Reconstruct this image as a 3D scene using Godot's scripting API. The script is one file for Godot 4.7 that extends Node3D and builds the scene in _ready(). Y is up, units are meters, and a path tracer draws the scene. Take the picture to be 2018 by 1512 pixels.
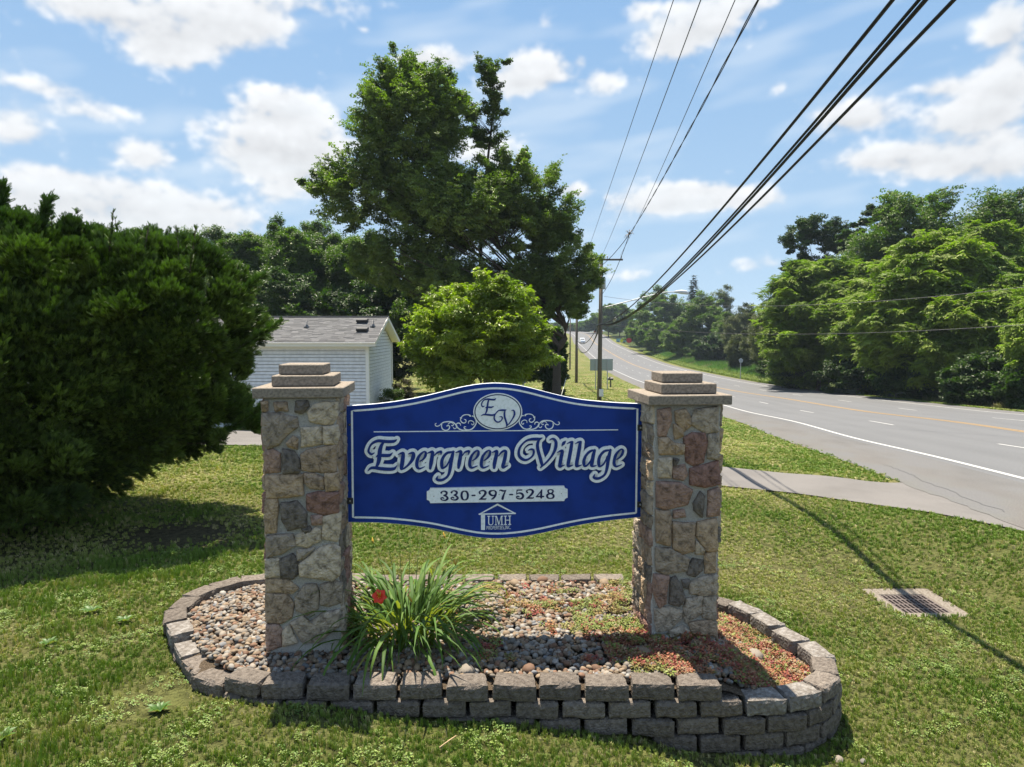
extends Node3D
# A village entrance sign between two stone pillars on a roadside lawn, seen from about 2.6 m up.

var rng := RandomNumberGenerator.new()
var mats := {}
var numbers := {}
var patch_noise := FastNoiseLite.new()
var fine_noise := FastNoiseLite.new()

const SIGN_AT := Vector3(-0.1146, 0.0, -5.7741)
const SIGN_TURN := 5.2
const SUN_HIGH := 70.0
const SUN_SIDE := 23.0


# ---------------------------------------------------------------- naming and tagging
func numbered(called: String, parent: Node) -> String:
	var key := str(parent.get_instance_id()) + called
	var n: int = numbers.get(key, 0)
	numbers[key] = n + 1
	return called if n == 0 else "%s_%03d" % [called, n]


func thing(called: String, label: String, category: String, at := Vector3.ZERO, turn := 0.0, group := "") -> Node3D:
	var o := Node3D.new()
	o.name = numbered(called, self)
	add_child(o, true)
	o.position = at
	o.rotation.y = turn
	tag(o, label, category, group)
	return o


func tag(o: Node, label: String, category: String, group := "") -> void:
	o.set_meta("label", label)
	o.set_meta("category", category)
	if group:
		o.set_meta("group", group)


func part(called: String, mesh: Mesh, material: Material, parent: Node, at := Transform3D()) -> MeshInstance3D:
	var o := MeshInstance3D.new()
	o.name = numbered(called, parent)
	o.mesh = mesh
	if material:
		o.material_override = material
	o.transform = at
	parent.add_child(o, true)
	return o


func ground_piece(called: String, mesh: Mesh, material: Material) -> MeshInstance3D:
	var o := part(called, mesh, material, self)
	o.set_meta("kind", "structure")
	return o


func many(called: String, mesh: Mesh, material: Material, parent: Node, buf: PackedFloat32Array) -> MultiMeshInstance3D:
	var mm := MultiMesh.new()
	mm.transform_format = MultiMesh.TRANSFORM_3D
	mm.use_colors = true
	mm.mesh = mesh
	mm.instance_count = buf.size() / 16
	mm.buffer = buf
	var o := MultiMeshInstance3D.new()
	o.name = numbered(called, parent)
	o.multimesh = mm
	o.material_override = material
	o.set_meta("kind", "stuff")
	parent.add_child(o, true)
	return o


func put(buf: PackedFloat32Array, b: Basis, p: Vector3, c: Color) -> void:
	buf.append_array(PackedFloat32Array([b.x.x, b.y.x, b.z.x, p.x, b.x.y, b.y.y, b.z.y, p.y, b.x.z, b.y.z, b.z.z, p.z, c.r, c.g, c.b, 1.0]))


# ---------------------------------------------------------------- materials
func noise_tex(freq: float, octaves: int, lo: Color, hi: Color, size := 512, seed_ := 1, kind := FastNoiseLite.TYPE_SIMPLEX_SMOOTH, mid = null) -> NoiseTexture2D:
	var n := FastNoiseLite.new()
	n.noise_type = kind
	n.frequency = freq
	n.fractal_octaves = octaves
	n.seed = seed_
	var t := NoiseTexture2D.new()
	t.width = size
	t.height = size
	t.seamless = true
	t.noise = n
	var g := Gradient.new()
	g.set_color(0, lo)
	g.set_color(1, hi)
	if mid != null:
		g.add_point(0.5, mid)
	t.color_ramp = g
	return t


func grey(v: float) -> Color:
	return Color(v, v, v)


func lin(r: float, g: float, b: float) -> Color:
	return Color(r, g, b).linear_to_srgb()


func mat(called: String, color: Color, rough := 0.8, spec := 0.5) -> StandardMaterial3D:
	if mats.has(called):
		return mats[called]
	var m := StandardMaterial3D.new()
	m.resource_name = called
	m.albedo_color = color
	m.roughness = rough
	m.metallic_specular = spec
	mats[called] = m
	return m


func triplanar(m: StandardMaterial3D, tex: Texture2D, scale: float, bump: Texture2D = null, depth := 0.0, world := false) -> StandardMaterial3D:
	m.albedo_texture = tex
	m.uv1_triplanar = true
	m.uv1_world_triplanar = world
	m.uv1_scale = Vector3.ONE * scale
	if bump:
		m.heightmap_enabled = true
		m.heightmap_texture = bump
		m.heightmap_scale = depth
	return m


func leaf_mat(called: String, through: Color, rough := 0.55, spec := 0.4) -> StandardMaterial3D:
	var m := mat(called, Color.WHITE, rough, spec)
	m.vertex_color_use_as_albedo = true
	m.cull_mode = BaseMaterial3D.CULL_DISABLED
	m.backlight_enabled = true
	m.backlight = through
	return m


# ---------------------------------------------------------------- shapes
func tri(st: SurfaceTool, a: Vector3, b: Vector3, c: Vector3) -> void:   # a, b, c run anticlockwise seen from outside
	st.add_vertex(a)
	st.add_vertex(c)
	st.add_vertex(b)


func quad(st: SurfaceTool, a: Vector3, b: Vector3, c: Vector3, d: Vector3) -> void:
	tri(st, a, b, c)
	tri(st, a, c, d)


func begin(smooth := false) -> SurfaceTool:
	var st := SurfaceTool.new()
	st.begin(Mesh.PRIMITIVE_TRIANGLES)
	st.set_smooth_group(0 if smooth else -1)
	return st


func finish(st: SurfaceTool) -> ArrayMesh:
	st.generate_normals()
	return st.commit()


func add_box(st: SurfaceTool, at: Vector3, size: Vector3, basis := Basis(), bevel := 0.0) -> void:
	var h := size / 2.0
	var b: float = min(bevel, min(h.x, min(h.y, h.z)) * 0.9)
	var c := []
	if b <= 0.0:
		for k in 8:
			c.append(at + basis * Vector3(h.x if k & 1 else -h.x, h.y if k & 2 else -h.y, h.z if k & 4 else -h.z))
		quad(st, c[4], c[5], c[7], c[6])
		quad(st, c[1], c[0], c[2], c[3])
		quad(st, c[5], c[1], c[3], c[7])
		quad(st, c[0], c[4], c[6], c[2])
		quad(st, c[6], c[7], c[3], c[2])
		quad(st, c[0], c[1], c[5], c[4])
		return
	# bevelled: per corner three points, pulled in along each axis
	var P := func(sx, sy, sz, ax) -> Vector3:
		var v := Vector3(sx * h.x, sy * h.y, sz * h.z)
		if ax != 0: v.x -= sx * b
		if ax != 1: v.y -= sy * b
		if ax != 2: v.z -= sz * b
		return at + basis * v
	for s in [-1, 1]:
		var o := [[s, -1, -1], [s, 1, -1], [s, 1, 1], [s, -1, 1]]
		_face(st, o, 0, s, P)
		o = [[-1, s, -1], [-1, s, 1], [1, s, 1], [1, s, -1]]
		_face(st, o, 1, s, P)
		o = [[-1, -1, s], [1, -1, s], [1, 1, s], [-1, 1, s]]
		_face(st, o, 2, s, P)
	for i in [-1, 1]:
		for j in [-1, 1]:
			_strip(st, [-1, i, j], [1, i, j], 1, 2, i * j, P)
			_strip(st, [i, -1, j], [i, 1, j], 2, 0, i * j, P)
			_strip(st, [i, j, -1], [i, j, 1], 0, 1, i * j, P)
			for k in [-1, 1]:
				var x = P.call(i, j, k, 0)
				var y = P.call(i, j, k, 1)
				var z = P.call(i, j, k, 2)
				if i * j * k > 0:
					tri(st, x, y, z)
				else:
					tri(st, x, z, y)


func _face(st, o, ax, s, P) -> void:
	var p := []
	for q in o:
		p.append(P.call(q[0], q[1], q[2], ax))
	if s > 0:
		quad(st, p[0], p[1], p[2], p[3])
	else:
		quad(st, p[3], p[2], p[1], p[0])


func _strip(st, e0, e1, a, b, sgn, P) -> void:
	var p = [P.call(e0[0], e0[1], e0[2], a), P.call(e1[0], e1[1], e1[2], a), P.call(e1[0], e1[1], e1[2], b), P.call(e0[0], e0[1], e0[2], b)]
	if sgn > 0:
		quad(st, p[3], p[2], p[1], p[0])
	else:
		quad(st, p[0], p[1], p[2], p[3])


func box_mesh(size: Vector3, bevel := 0.0, at := Vector3.ZERO) -> ArrayMesh:
	var st := begin()
	add_box(st, at, size, Basis(), bevel)
	return finish(st)


func add_tube(st: SurfaceTool, pts: PackedVector3Array, radii: PackedFloat32Array, sides := 8, caps := true) -> void:
	var n := pts.size()
	var up := Vector3.UP
	var rings := []
	for i in n:
		var t: Vector3 = (pts[min(i + 1, n - 1)] - pts[max(i - 1, 0)]).normalized()
		var ref := up if abs(t.dot(up)) < 0.95 else Vector3.RIGHT
		var x := ref.cross(t).normalized()
		var y := t.cross(x)
		var r := []
		for k in sides:
			var a := TAU * k / sides
			r.append(pts[i] + (x * cos(a) + y * sin(a)) * radii[i])
		rings.append(r)
	for i in n - 1:
		for k in sides:
			var k2 := (k + 1) % sides
			quad(st, rings[i][k], rings[i][k2], rings[i + 1][k2], rings[i + 1][k])
	if caps:
		for k in range(1, sides - 1):
			tri(st, rings[0][0], rings[0][k + 1], rings[0][k])
			tri(st, rings[n - 1][0], rings[n - 1][k], rings[n - 1][k + 1])


func tube_mesh(pts: Array, r0: float, r1: float, sides := 8) -> ArrayMesh:
	var st := begin(true)
	var rad := PackedFloat32Array()
	for i in pts.size():
		rad.append(lerpf(r0, r1, float(i) / max(1, pts.size() - 1)))
	add_tube(st, PackedVector3Array(pts), rad, sides)
	return finish(st)


func add_prism(st: SurfaceTool, poly: PackedVector2Array, z0: float, z1: float) -> void:   # outline in x, y; z1 is the front
	if Geometry2D.is_polygon_clockwise(poly) == false:
		pass
	var area := 0.0
	for i in poly.size():
		area += poly[i].cross(poly[(i + 1) % poly.size()])
	if area < 0:
		poly.reverse()
	var idx := Geometry2D.triangulate_polygon(poly)
	for i in range(0, idx.size(), 3):
		var a := poly[idx[i]]
		var b := poly[idx[i + 1]]
		var c := poly[idx[i + 2]]
		if (b - a).cross(c - a) < 0:
			var s := b
			b = c
			c = s
		tri(st, Vector3(a.x, a.y, z1), Vector3(b.x, b.y, z1), Vector3(c.x, c.y, z1))
		tri(st, Vector3(a.x, a.y, z0), Vector3(c.x, c.y, z0), Vector3(b.x, b.y, z0))
	for i in poly.size():
		var p := poly[i]
		var q := poly[(i + 1) % poly.size()]
		quad(st, Vector3(p.x, p.y, z0), Vector3(q.x, q.y, z0), Vector3(q.x, q.y, z1), Vector3(p.x, p.y, z1))


func spline(pts: PackedVector3Array, per := 6, closed := false) -> PackedVector3Array:   # Catmull-Rom; x, y position and z width, or any three numbers
	var out := PackedVector3Array()
	var n := pts.size()
	var last := n if closed else n - 1
	for i in last:
		var p0 := pts[(i - 1 + n) % n] if closed or i > 0 else pts[0] * 2.0 - pts[1]
		var p1 := pts[i % n]
		var p2 := pts[(i + 1) % n]
		var p3 := pts[(i + 2) % n] if closed or i + 2 < n else pts[n - 1] * 2.0 - pts[n - 2]
		for k in per:
			var t := float(k) / per
			out.append(0.5 * ((2.0 * p1) + (p2 - p0) * t + (2.0 * p0 - 5.0 * p1 + 4.0 * p2 - p3) * t * t + (3.0 * p1 - p0 - 3.0 * p2 + p3) * t * t * t))
	if not closed:
		out.append(pts[n - 1])
	return out


func add_stroke(st: SurfaceTool, line: PackedVector3Array, grow: float, z0: float, z1: float, mirror := false) -> void:   # a pen stroke of changing width, raised from z0 to z1
	var n := line.size()
	var L := []
	var R := []
	for i in n:
		var t := Vector2(line[min(i + 1, n - 1)].x - line[max(i - 1, 0)].x, line[min(i + 1, n - 1)].y - line[max(i - 1, 0)].y).normalized()
		var w: float = max(line[i].z, 0.0005) / 2.0 + grow
		L.append(Vector2(line[i].x - t.y * w, line[i].y + t.x * w))
		R.append(Vector2(line[i].x + t.y * w, line[i].y - t.x * w))
	for i in n - 1:
		var a := Vector3(R[i].x, R[i].y, z1)
		var b := Vector3(R[i + 1].x, R[i + 1].y, z1)
		var c := Vector3(L[i + 1].x, L[i + 1].y, z1)
		var d := Vector3(L[i].x, L[i].y, z1)
		tri(st, a, b, c)
		tri(st, a, c, d)
		var down := Vector3(0, 0, z0 - z1)
		quad(st, a + down, b + down, b, a)
		quad(st, c + down, d + down, d, c)
	for e in [0, n - 1]:
		var w2: float = max(line[e].z, 0.0005) / 2.0 + grow
		var c2 := Vector2(line[e].x, line[e].y)
		var from: Vector2 = (L[e] if e == 0 else R[e]) - c2
		var steps := 6 if grow > 0.0 or w2 > 0.01 else 3
		for k in steps:
			var p: Vector2 = c2 + from.rotated(PI * k / steps)
			var q: Vector2 = c2 + from.rotated(PI * (k + 1) / steps)
			tri(st, Vector3(c2.x, c2.y, z1), Vector3(p.x, p.y, z1), Vector3(q.x, q.y, z1))
			quad(st, Vector3(p.x, p.y, z0), Vector3(q.x, q.y, z0), Vector3(q.x, q.y, z1), Vector3(p.x, p.y, z1))


func to_line(a: Array, flip := 0.0) -> PackedVector3Array:   # x, y, width in millimetres
	var p := PackedVector3Array()
	for i in range(0, a.size(), 3):
		var x: float = a[i] / 1000.0
		if flip != 0.0:
			x = 2.0 * flip - x
		p.append(Vector3(x, a[i + 1] / 1000.0, a[i + 2] / 1000.0))
	return p
const NAME_STROKES := {
	"E": [[-998,1622,5.0,-1023,1611,16.6,-1044,1632,16.6,-1040,1658,14.9,-1025,1687,14.9,-999,1708,19.9,-964,1719,23.2,-929,1715,24.8,-885,1711,24.8,-846,1713,23.2,-828,1720,14.9,-819,1728,4.0],[-926,1702,16.6,-942,1680,24.8,-953,1644,31.5,-958,1602,33.1,-963,1562,31.5,-973,1530,24.8,-985,1507,16.6],[-985,1587,5.0,-969,1602,13.3,-937,1600,24.8,-886,1599,24.8,-867,1608,14.9,-854,1620,4.0],[-1052,1476,4.0,-1031,1496,18.2,-1002,1501,23.2,-951,1493,26.5,-887,1487,26.5,-846,1490,23.2,-829,1504,11.6,-819,1516,4.0]],
	"v": [[-809,1606,5.0,-786,1615,14.9,-769,1612,24.8,-774,1566,31.5,-781,1517,31.5,-786,1490,23.2],[-729,1608,5.0,-706,1616,14.9,-687,1612,23.2,-689,1584,31.5,-703,1552,24.8,-733,1516,16.6,-762,1493,13.3,-785,1482,9.9]],
	"e": [[-637,1547,6.6,-610,1563,13.3,-593,1589,19.9,-588,1615,18.2,-600,1625,11.6,-622,1613,14.9,-648,1580,23.2,-660,1541,26.5,-659,1505,24.8,-643,1488,16.6,-617,1494,9.9,-597,1504,4.0]],
	"r": [[-575,1612,5.0,-551,1621,14.9,-533,1619,23.2,-540,1569,29.8,-547,1529,29.8,-554,1488,19.9],[-519,1593,6.6,-501,1612,11.6,-480,1622,16.6,-464,1620,18.2,-467,1598,5.0]],
	"g": [[-358,1621,6.6,-388,1618,16.6,-417,1611,19.9,-443,1585,21.5,-458,1552,24.8,-461,1519,26.5,-457,1491,21.5,-441,1492,13.3,-421,1508,13.3,-404,1538,11.6,-391,1571,9.9],[-367,1621,19.9,-377,1577,28.2,-385,1538,28.2,-392,1491,26.5,-402,1445,21.5,-418,1416,18.2,-448,1395,19.9,-477,1389,21.5,-500,1396,19.9,-501,1407,14.9,-491,1425,4.0]],
	"r2": [[-347,1613,5.0,-323,1622,14.9,-305,1620,23.2,-311,1573,29.8,-320,1523,29.8,-325,1489,19.9],[-292,1589,6.6,-274,1615,11.6,-254,1623,16.6,-239,1621,18.2,-244,1595,5.0]],
	"e2": [[-212,1545,6.6,-186,1562,13.3,-166,1590,19.9,-161,1618,16.6,-176,1627,11.6,-199,1611,14.9,-222,1578,21.5,-233,1535,24.8,-232,1502,24.8,-217,1487,16.6,-193,1493,9.9,-171,1502,4.0]],
	"e3": [[-118,1544,6.6,-92,1562,13.3,-72,1590,19.9,-67,1618,16.6,-82,1626,11.6,-105,1610,14.9,-128,1577,21.5,-139,1534,24.8,-138,1501,24.8,-123,1486,16.6,-98,1492,9.9,-77,1502,4.0]],
	"n": [[-51,1610,5.0,-28,1619,14.9,-12,1616,24.8,-22,1565,29.8,-32,1518,29.8,-35,1483,19.9],[2,1581,8.3,21,1607,13.3,44,1622,16.6,61,1616,21.5,56,1577,28.2,46,1530,28.2,36,1497,26.5,41,1485,19.9,61,1493,11.6,77,1500,5.0]],
	"V": [[246,1623,5.0,266,1631,13.3,286,1627,16.6,291,1607,18.2,283,1580,14.9,259,1557,13.3,226,1543,18.2,196,1552,23.2,173,1575,23.2,167,1609,19.9,176,1645,16.6,200,1678,13.3,233,1704,14.9,272,1714,21.5,312,1715,24.8,339,1716,19.9,359,1724,6.6],[342,1713,6.6,326,1690,21.5,321,1656,24.8,329,1610,26.5,343,1563,26.5,354,1522,26.5,359,1496,19.9,346,1477,6.6],[346,1477,6.6,386,1512,13.3,426,1555,14.9,456,1601,19.9,472,1647,26.5,474,1687,24.8,459,1711,19.9,439,1715,11.6,422,1705,5.0]],
	"i": [[487,1602,5.0,509,1613,13.3,528,1612,23.2,519,1566,28.2,511,1520,28.2,506,1491,26.5,513,1483,16.6,531,1491,9.9,548,1497,4.0],[522,1653,3.3,534,1673,23.2,545,1686,19.9,555,1696,4.0]],
	"l": [[566,1673,5.0,592,1686,13.3,609,1686,21.5],[607,1684,23.2,599,1632,28.2,588,1569,28.2,577,1509,28.2,577,1487,21.5,597,1488,11.6,619,1496,4.0]],
	"l2": [[635,1672,5.0,662,1685,13.3,679,1685,21.5],[677,1683,23.2,669,1631,28.2,658,1568,28.2,647,1507,28.2,647,1486,21.5,667,1487,11.6,689,1495,4.0]],
	"a": [[805,1617,6.6,778,1614,16.6,751,1601,19.9,724,1571,19.9,709,1535,24.8,708,1501,24.8,718,1484,16.6,738,1494,13.3,762,1524,11.6,775,1557,8.3],[798,1615,19.9,786,1574,28.2,778,1523,28.2,772,1493,26.5,779,1483,16.6,796,1484,11.6,814,1489,4.0]],
	"g2": [[938,1616,6.6,907,1613,16.6,877,1605,19.9,850,1578,21.5,835,1545,24.8,832,1511,26.5,837,1483,21.5,854,1484,13.3,874,1500,13.3,891,1531,11.6,904,1564,9.9],[929,1616,19.9,919,1570,28.2,911,1530,28.2,905,1483,26.5,895,1436,21.5,879,1406,18.2,848,1385,19.9,818,1378,21.5,794,1386,19.9,792,1397,14.9,802,1416,4.0]],
	"e4": [[984,1536,6.6,1011,1554,13.3,1031,1582,19.9,1036,1611,16.6,1021,1620,11.6,997,1603,14.9,974,1570,21.5,962,1526,24.8,964,1493,24.8,980,1477,16.6,1005,1483,9.9,1027,1493,4.0]],
}
const MONOGRAM_STROKES := {
	"E": [[-112,1989,4.0,-125,1984,9.9,-135,1997,9.3,-130,2020,8.3,-112,2040,9.9,-86,2045,13.3,-53,2041,13.3,-30,2041,12.6,-18,2050,3.3],[-76,2041,9.9,-83,2017,12.6,-88,1984,13.9,-93,1951,13.3,-103,1926,8.3],[-104,1974,3.3,-89,1980,9.9,-60,1978,12.6,-46,1982,8.3,-36,1987,2.7],[-139,1910,2.7,-119,1919,9.9,-93,1918,12.6,-47,1914,13.3,-27,1923,5.0]],
	"V": [[11,1900,2.7,26,1901,8.3,34,1890,9.3,26,1870,7.3,6,1857,9.3,-14,1860,11.6,-29,1877,11.6,-32,1900,9.9,-20,1927,7.3,3,1950,8.3,29,1954,13.3,52,1954,12.6,67,1957,3.3],[57,1949,6.6,51,1926,13.3,54,1896,13.9,64,1863,13.9,71,1836,13.3,66,1818,3.3],[65,1818,3.3,90,1843,7.3,113,1875,8.3,132,1912,13.3,133,1938,13.3,125,1952,9.3,110,1951,3.3]],
}
const OVAL := [-0.0019, 1.9405, 0.2004, 0.1532]
const SCROLL_STROKES := [[-500,1851,3.3,-510,1846,6.6,-510,1833,6.6,-496,1826,6.6,-476,1833,6.6,-461,1847,7.3,-440,1859,8.3,-401,1863,9.3,-368,1858,9.3,-346,1838,9.3,-334,1815,7.3,-313,1796,6.6],[-458,1842,7.3,-460,1823,8.0,-450,1801,8.6,-424,1791,8.6,-401,1802,8.6,-395,1822,8.6,-406,1832,8.0,-417,1827,8.6],[-406,1842,5.3,-391,1855,6.6,-372,1851,6.0,-364,1838,6.0,-372,1828,6.6,-380,1833,4.6],[-365,1815,5.3,-356,1805,6.6,-341,1810,5.3,-342,1828,5.3],[-342,1841,7.3,-329,1814,8.0,-300,1794,8.6,-257,1792,8.6,-218,1798,9.3,-192,1823,9.9,-178,1852,8.6,-185,1882,7.3,-201,1905,7.3,-211,1906,9.9],[-339,1844,6.0,-326,1851,8.6,-310,1846,8.0,-306,1831,4.6],[-227,1907,13.3,-232,1914,9.9,-257,1919,6.6,-283,1913,7.3,-299,1897,7.3,-306,1877,7.3,-296,1857,8.0,-277,1850,8.0,-262,1860,7.3,-264,1876,7.3,-275,1880,6.0],[-310,1894,4.6,-303,1892,11.3,-295,1889,4.6],[-242,1846,4.0,-239,1863,6.0,-221,1869,6.6,-201,1859,6.6,-197,1843,6.6,-208,1834,6.6,-216,1843,5.3],[-262,1819,4.6,-274,1820,6.0,-277,1810,8.0,-264,1799,7.3,-244,1795,5.3]]
const PHONE_STROKES := [
	["three", [[-466,1284,16.6,-459,1294,8.3,-441,1297,9.9,-423,1287,16.6,-426,1270,14.9,-446,1262,8.3],[-446,1262,8.3,-423,1252,13.3,-415,1236,16.6,-430,1223,13.3,-450,1222,8.3,-466,1229,9.3,-469,1239,9.3,-456,1244,9.9,-446,1237,8.3]]],
	["three", [[-383,1285,16.6,-376,1295,8.3,-358,1298,9.9,-340,1287,16.6,-344,1271,14.9,-363,1263,8.3],[-363,1263,8.3,-341,1252,13.3,-332,1237,16.6,-347,1224,13.3,-367,1223,8.3,-383,1230,9.3,-386,1240,9.3,-373,1245,9.9,-364,1238,8.3]]],
	["zero", [[-276,1295,7.3,-295,1286,14.9,-302,1259,18.2,-294,1230,14.9,-276,1221,7.3,-256,1231,14.9,-250,1260,18.2,-258,1286,14.9,-276,1295,7.3]]],
	["dash", [[-216,1257,11.6,-192,1257,11.6]]],
	["two", [[-151,1272,14.9,-157,1284,9.9,-141,1294,9.3,-118,1294,13.3,-105,1278,19.9,-115,1257,16.6,-138,1235,11.6,-156,1222,6.6],[-156,1224,8.3,-128,1225,11.6,-105,1225,9.9,-100,1233,3.3]]],
	["nine", [[-45,1294,7.3,-68,1288,16.6,-72,1271,18.2,-58,1256,14.9,-39,1253,9.9,-22,1263,13.3,-20,1280,14.9,-32,1292,9.9,-45,1294,6.6],[-20,1273,14.9,-25,1250,14.9,-42,1230,13.3,-57,1222,6.6]]],
	["seven", [[8,1289,5.0,18,1296,10.6,38,1289,13.3,54,1290,9.9,66,1296,3.3],[61,1292,6.6,46,1262,13.3,38,1238,18.2,34,1223,19.9]]],
	["dash", [[93,1257,11.6,117,1257,11.6]]],
	["five", [[154,1293,9.9,194,1294,9.9],[154,1293,7.3,150,1261,6.6],[150,1259,5.0,170,1269,9.9,194,1262,16.6,204,1243,18.2,194,1225,14.9,174,1220,9.9,155,1226,9.9,150,1238,9.9,162,1242,9.9,172,1237,8.3]]],
	["two", [[239,1272,14.9,232,1285,9.9,249,1294,9.3,272,1294,13.3,285,1279,19.9,275,1257,16.6,252,1235,11.6,234,1222,6.6],[234,1224,8.3,262,1225,11.6,286,1225,9.9,291,1233,3.3]]],
	["four", [[361,1294,5.0,337,1262,8.3,314,1236,8.3],[314,1236,11.6,374,1236,11.6],[357,1289,11.6,354,1255,16.6,354,1225,14.9]]],
	["eight", [[431,1293,6.6,413,1286,12.6,414,1269,12.6,433,1260,9.3,450,1270,12.6,451,1285,12.6,431,1293,6.6],[431,1260,9.3,408,1251,14.9,403,1236,16.6,413,1222,12.6,431,1218,7.3,451,1223,13.3,458,1238,16.6,451,1251,13.9,431,1260,9.3]]],
]
const PLAQUE := [[-583,1323],[574,1319],[575,1193],[-584,1200]]
const SCREWS := [[-526,1257],[522,1257],[6,1259]]
const TOP_EDGE := [[-1226,1998],[-1105,2005],[-990,2013],[-887,2024],[-797,2036],[-669,2058],[-539,2086],[-409,2117],[-279,2147],[-148,2167],[-17,2174],[115,2164],[247,2138],[380,2103],[513,2069],[648,2041],[782,2023],[986,2005],[1224,1992]]
const BOTTOM_EDGE := [[-1229,1050],[-1068,1044],[-939,1037],[-809,1023],[-679,1005],[-548,982],[-417,951],[-285,919],[-153,894],[-19,883],[115,886],[249,900],[384,922],[519,949],[655,974],[791,994],[928,1010],[1065,1022],[1224,1034]]
const LOGO := [[-5,1176],[-167,1088],[153,1088],[-142,1085],[-109,1084],[-109,959],[-142,960]]
const LOGO_TEXT := [[-90,1076],[108,997],[-96,990],[105,956]]
const RULE := [[-1002,1787],[999,1778]]
const BRACKETS := [[-1201,1227],[1190,1794],[1195,1144],[-1194,1848]]
const LEFT_STONES := [
	["tan", [-1802,2066,-1764,2065,-1765,2001,-1796,1994]],
	["brown", [-1709,2057,-1624,2059,-1617,2000,-1703,2001]],
	["dark", [-1549,2064,-1467,2066,-1460,2031,-1508,1978,-1555,1991]],
	["cream", [-1461,1990,-1421,2035,-1342,2060,-1247,2053,-1249,1956,-1282,1899,-1345,1892,-1447,1917]],
	["greybrown", [-1794,1978,-1665,1976,-1603,1951,-1548,1943,-1542,1878,-1629,1815,-1686,1743,-1764,1716,-1790,1752]],
	["tan", [-1623,1750,-1575,1798,-1549,1781,-1553,1708,-1608,1725]],
	["cream", [-1511,1862,-1369,1868,-1363,1746,-1435,1731,-1514,1724]],
	["cream", [-1348,1868,-1250,1878,-1228,1809,-1261,1736,-1348,1743]],
	["pink", [-1781,1687,-1734,1703,-1680,1670,-1683,1532,-1785,1525]],
	["dark", [-1655,1702,-1577,1684,-1536,1619,-1541,1529,-1652,1523]],
	["brown", [-1520,1659,-1475,1691,-1261,1728,-1264,1532,-1368,1523,-1517,1545]],
	["tan", [-1785,1501,-1518,1504,-1514,1357,-1640,1338,-1782,1338]],
	["brown", [-1502,1512,-1431,1511,-1361,1477,-1362,1395,-1457,1405,-1499,1447]],
	["tan", [-1344,1509,-1249,1516,-1243,1392,-1339,1378]],
	["red", [-1482,1348,-1403,1368,-1252,1360,-1254,1211,-1358,1192,-1485,1233]],
	["tan", [-1790,1322,-1711,1320,-1702,1263,-1725,1066,-1796,1065]],
	["dark", [-1673,1287,-1562,1300,-1493,1209,-1495,1110,-1630,1080,-1673,1163]],
	["cream", [-1367,1173,-1230,1202,-1223,1152,-1266,988,-1370,1015]],
	["pink", [-1454,1183,-1377,1186,-1376,1123,-1447,1117]],
	["dark", [-1527,1086,-1471,1101,-1456,1067,-1504,1047]],
	["cream", [-1576,1029,-1528,1053,-1464,1056,-1424,1091,-1389,1074,-1394,999,-1491,944,-1570,966]],
	["greybrown", [-1789,1035,-1600,1043,-1578,963,-1682,900,-1793,878]],
	["cream", [-1549,813,-1492,853,-1379,941,-1299,959,-1251,929,-1255,720,-1304,680,-1543,729]],
	["cream", [-1802,854,-1707,859,-1702,726,-1805,718]],
	["dark", [-1696,850,-1603,889,-1569,847,-1572,730,-1607,698,-1694,709]],
	["tan", [-1805,696,-1639,686,-1569,622,-1610,590,-1808,605]],
	["grey", [-1563,921,-1443,934,-1524,854,-1564,847]],
	["brown", [-1808,588,-1650,574,-1604,497,-1622,397,-1695,350,-1814,363]],
	["greybrown", [-1587,547,-1513,645,-1433,646,-1410,575,-1421,457,-1502,410,-1581,455]],
	["greybrown", [-1393,641,-1288,671,-1237,644,-1239,501,-1340,471,-1396,490]],
	["grey", [-1623,347,-1534,403,-1487,342,-1373,422,-1260,435,-1262,316,-1426,187,-1539,183]],
	["pink", [-1814,338,-1719,334,-1696,283,-1707,165,-1811,136]],
	["cream", [-1688,282,-1639,331,-1586,194,-1683,172]],
]
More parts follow.
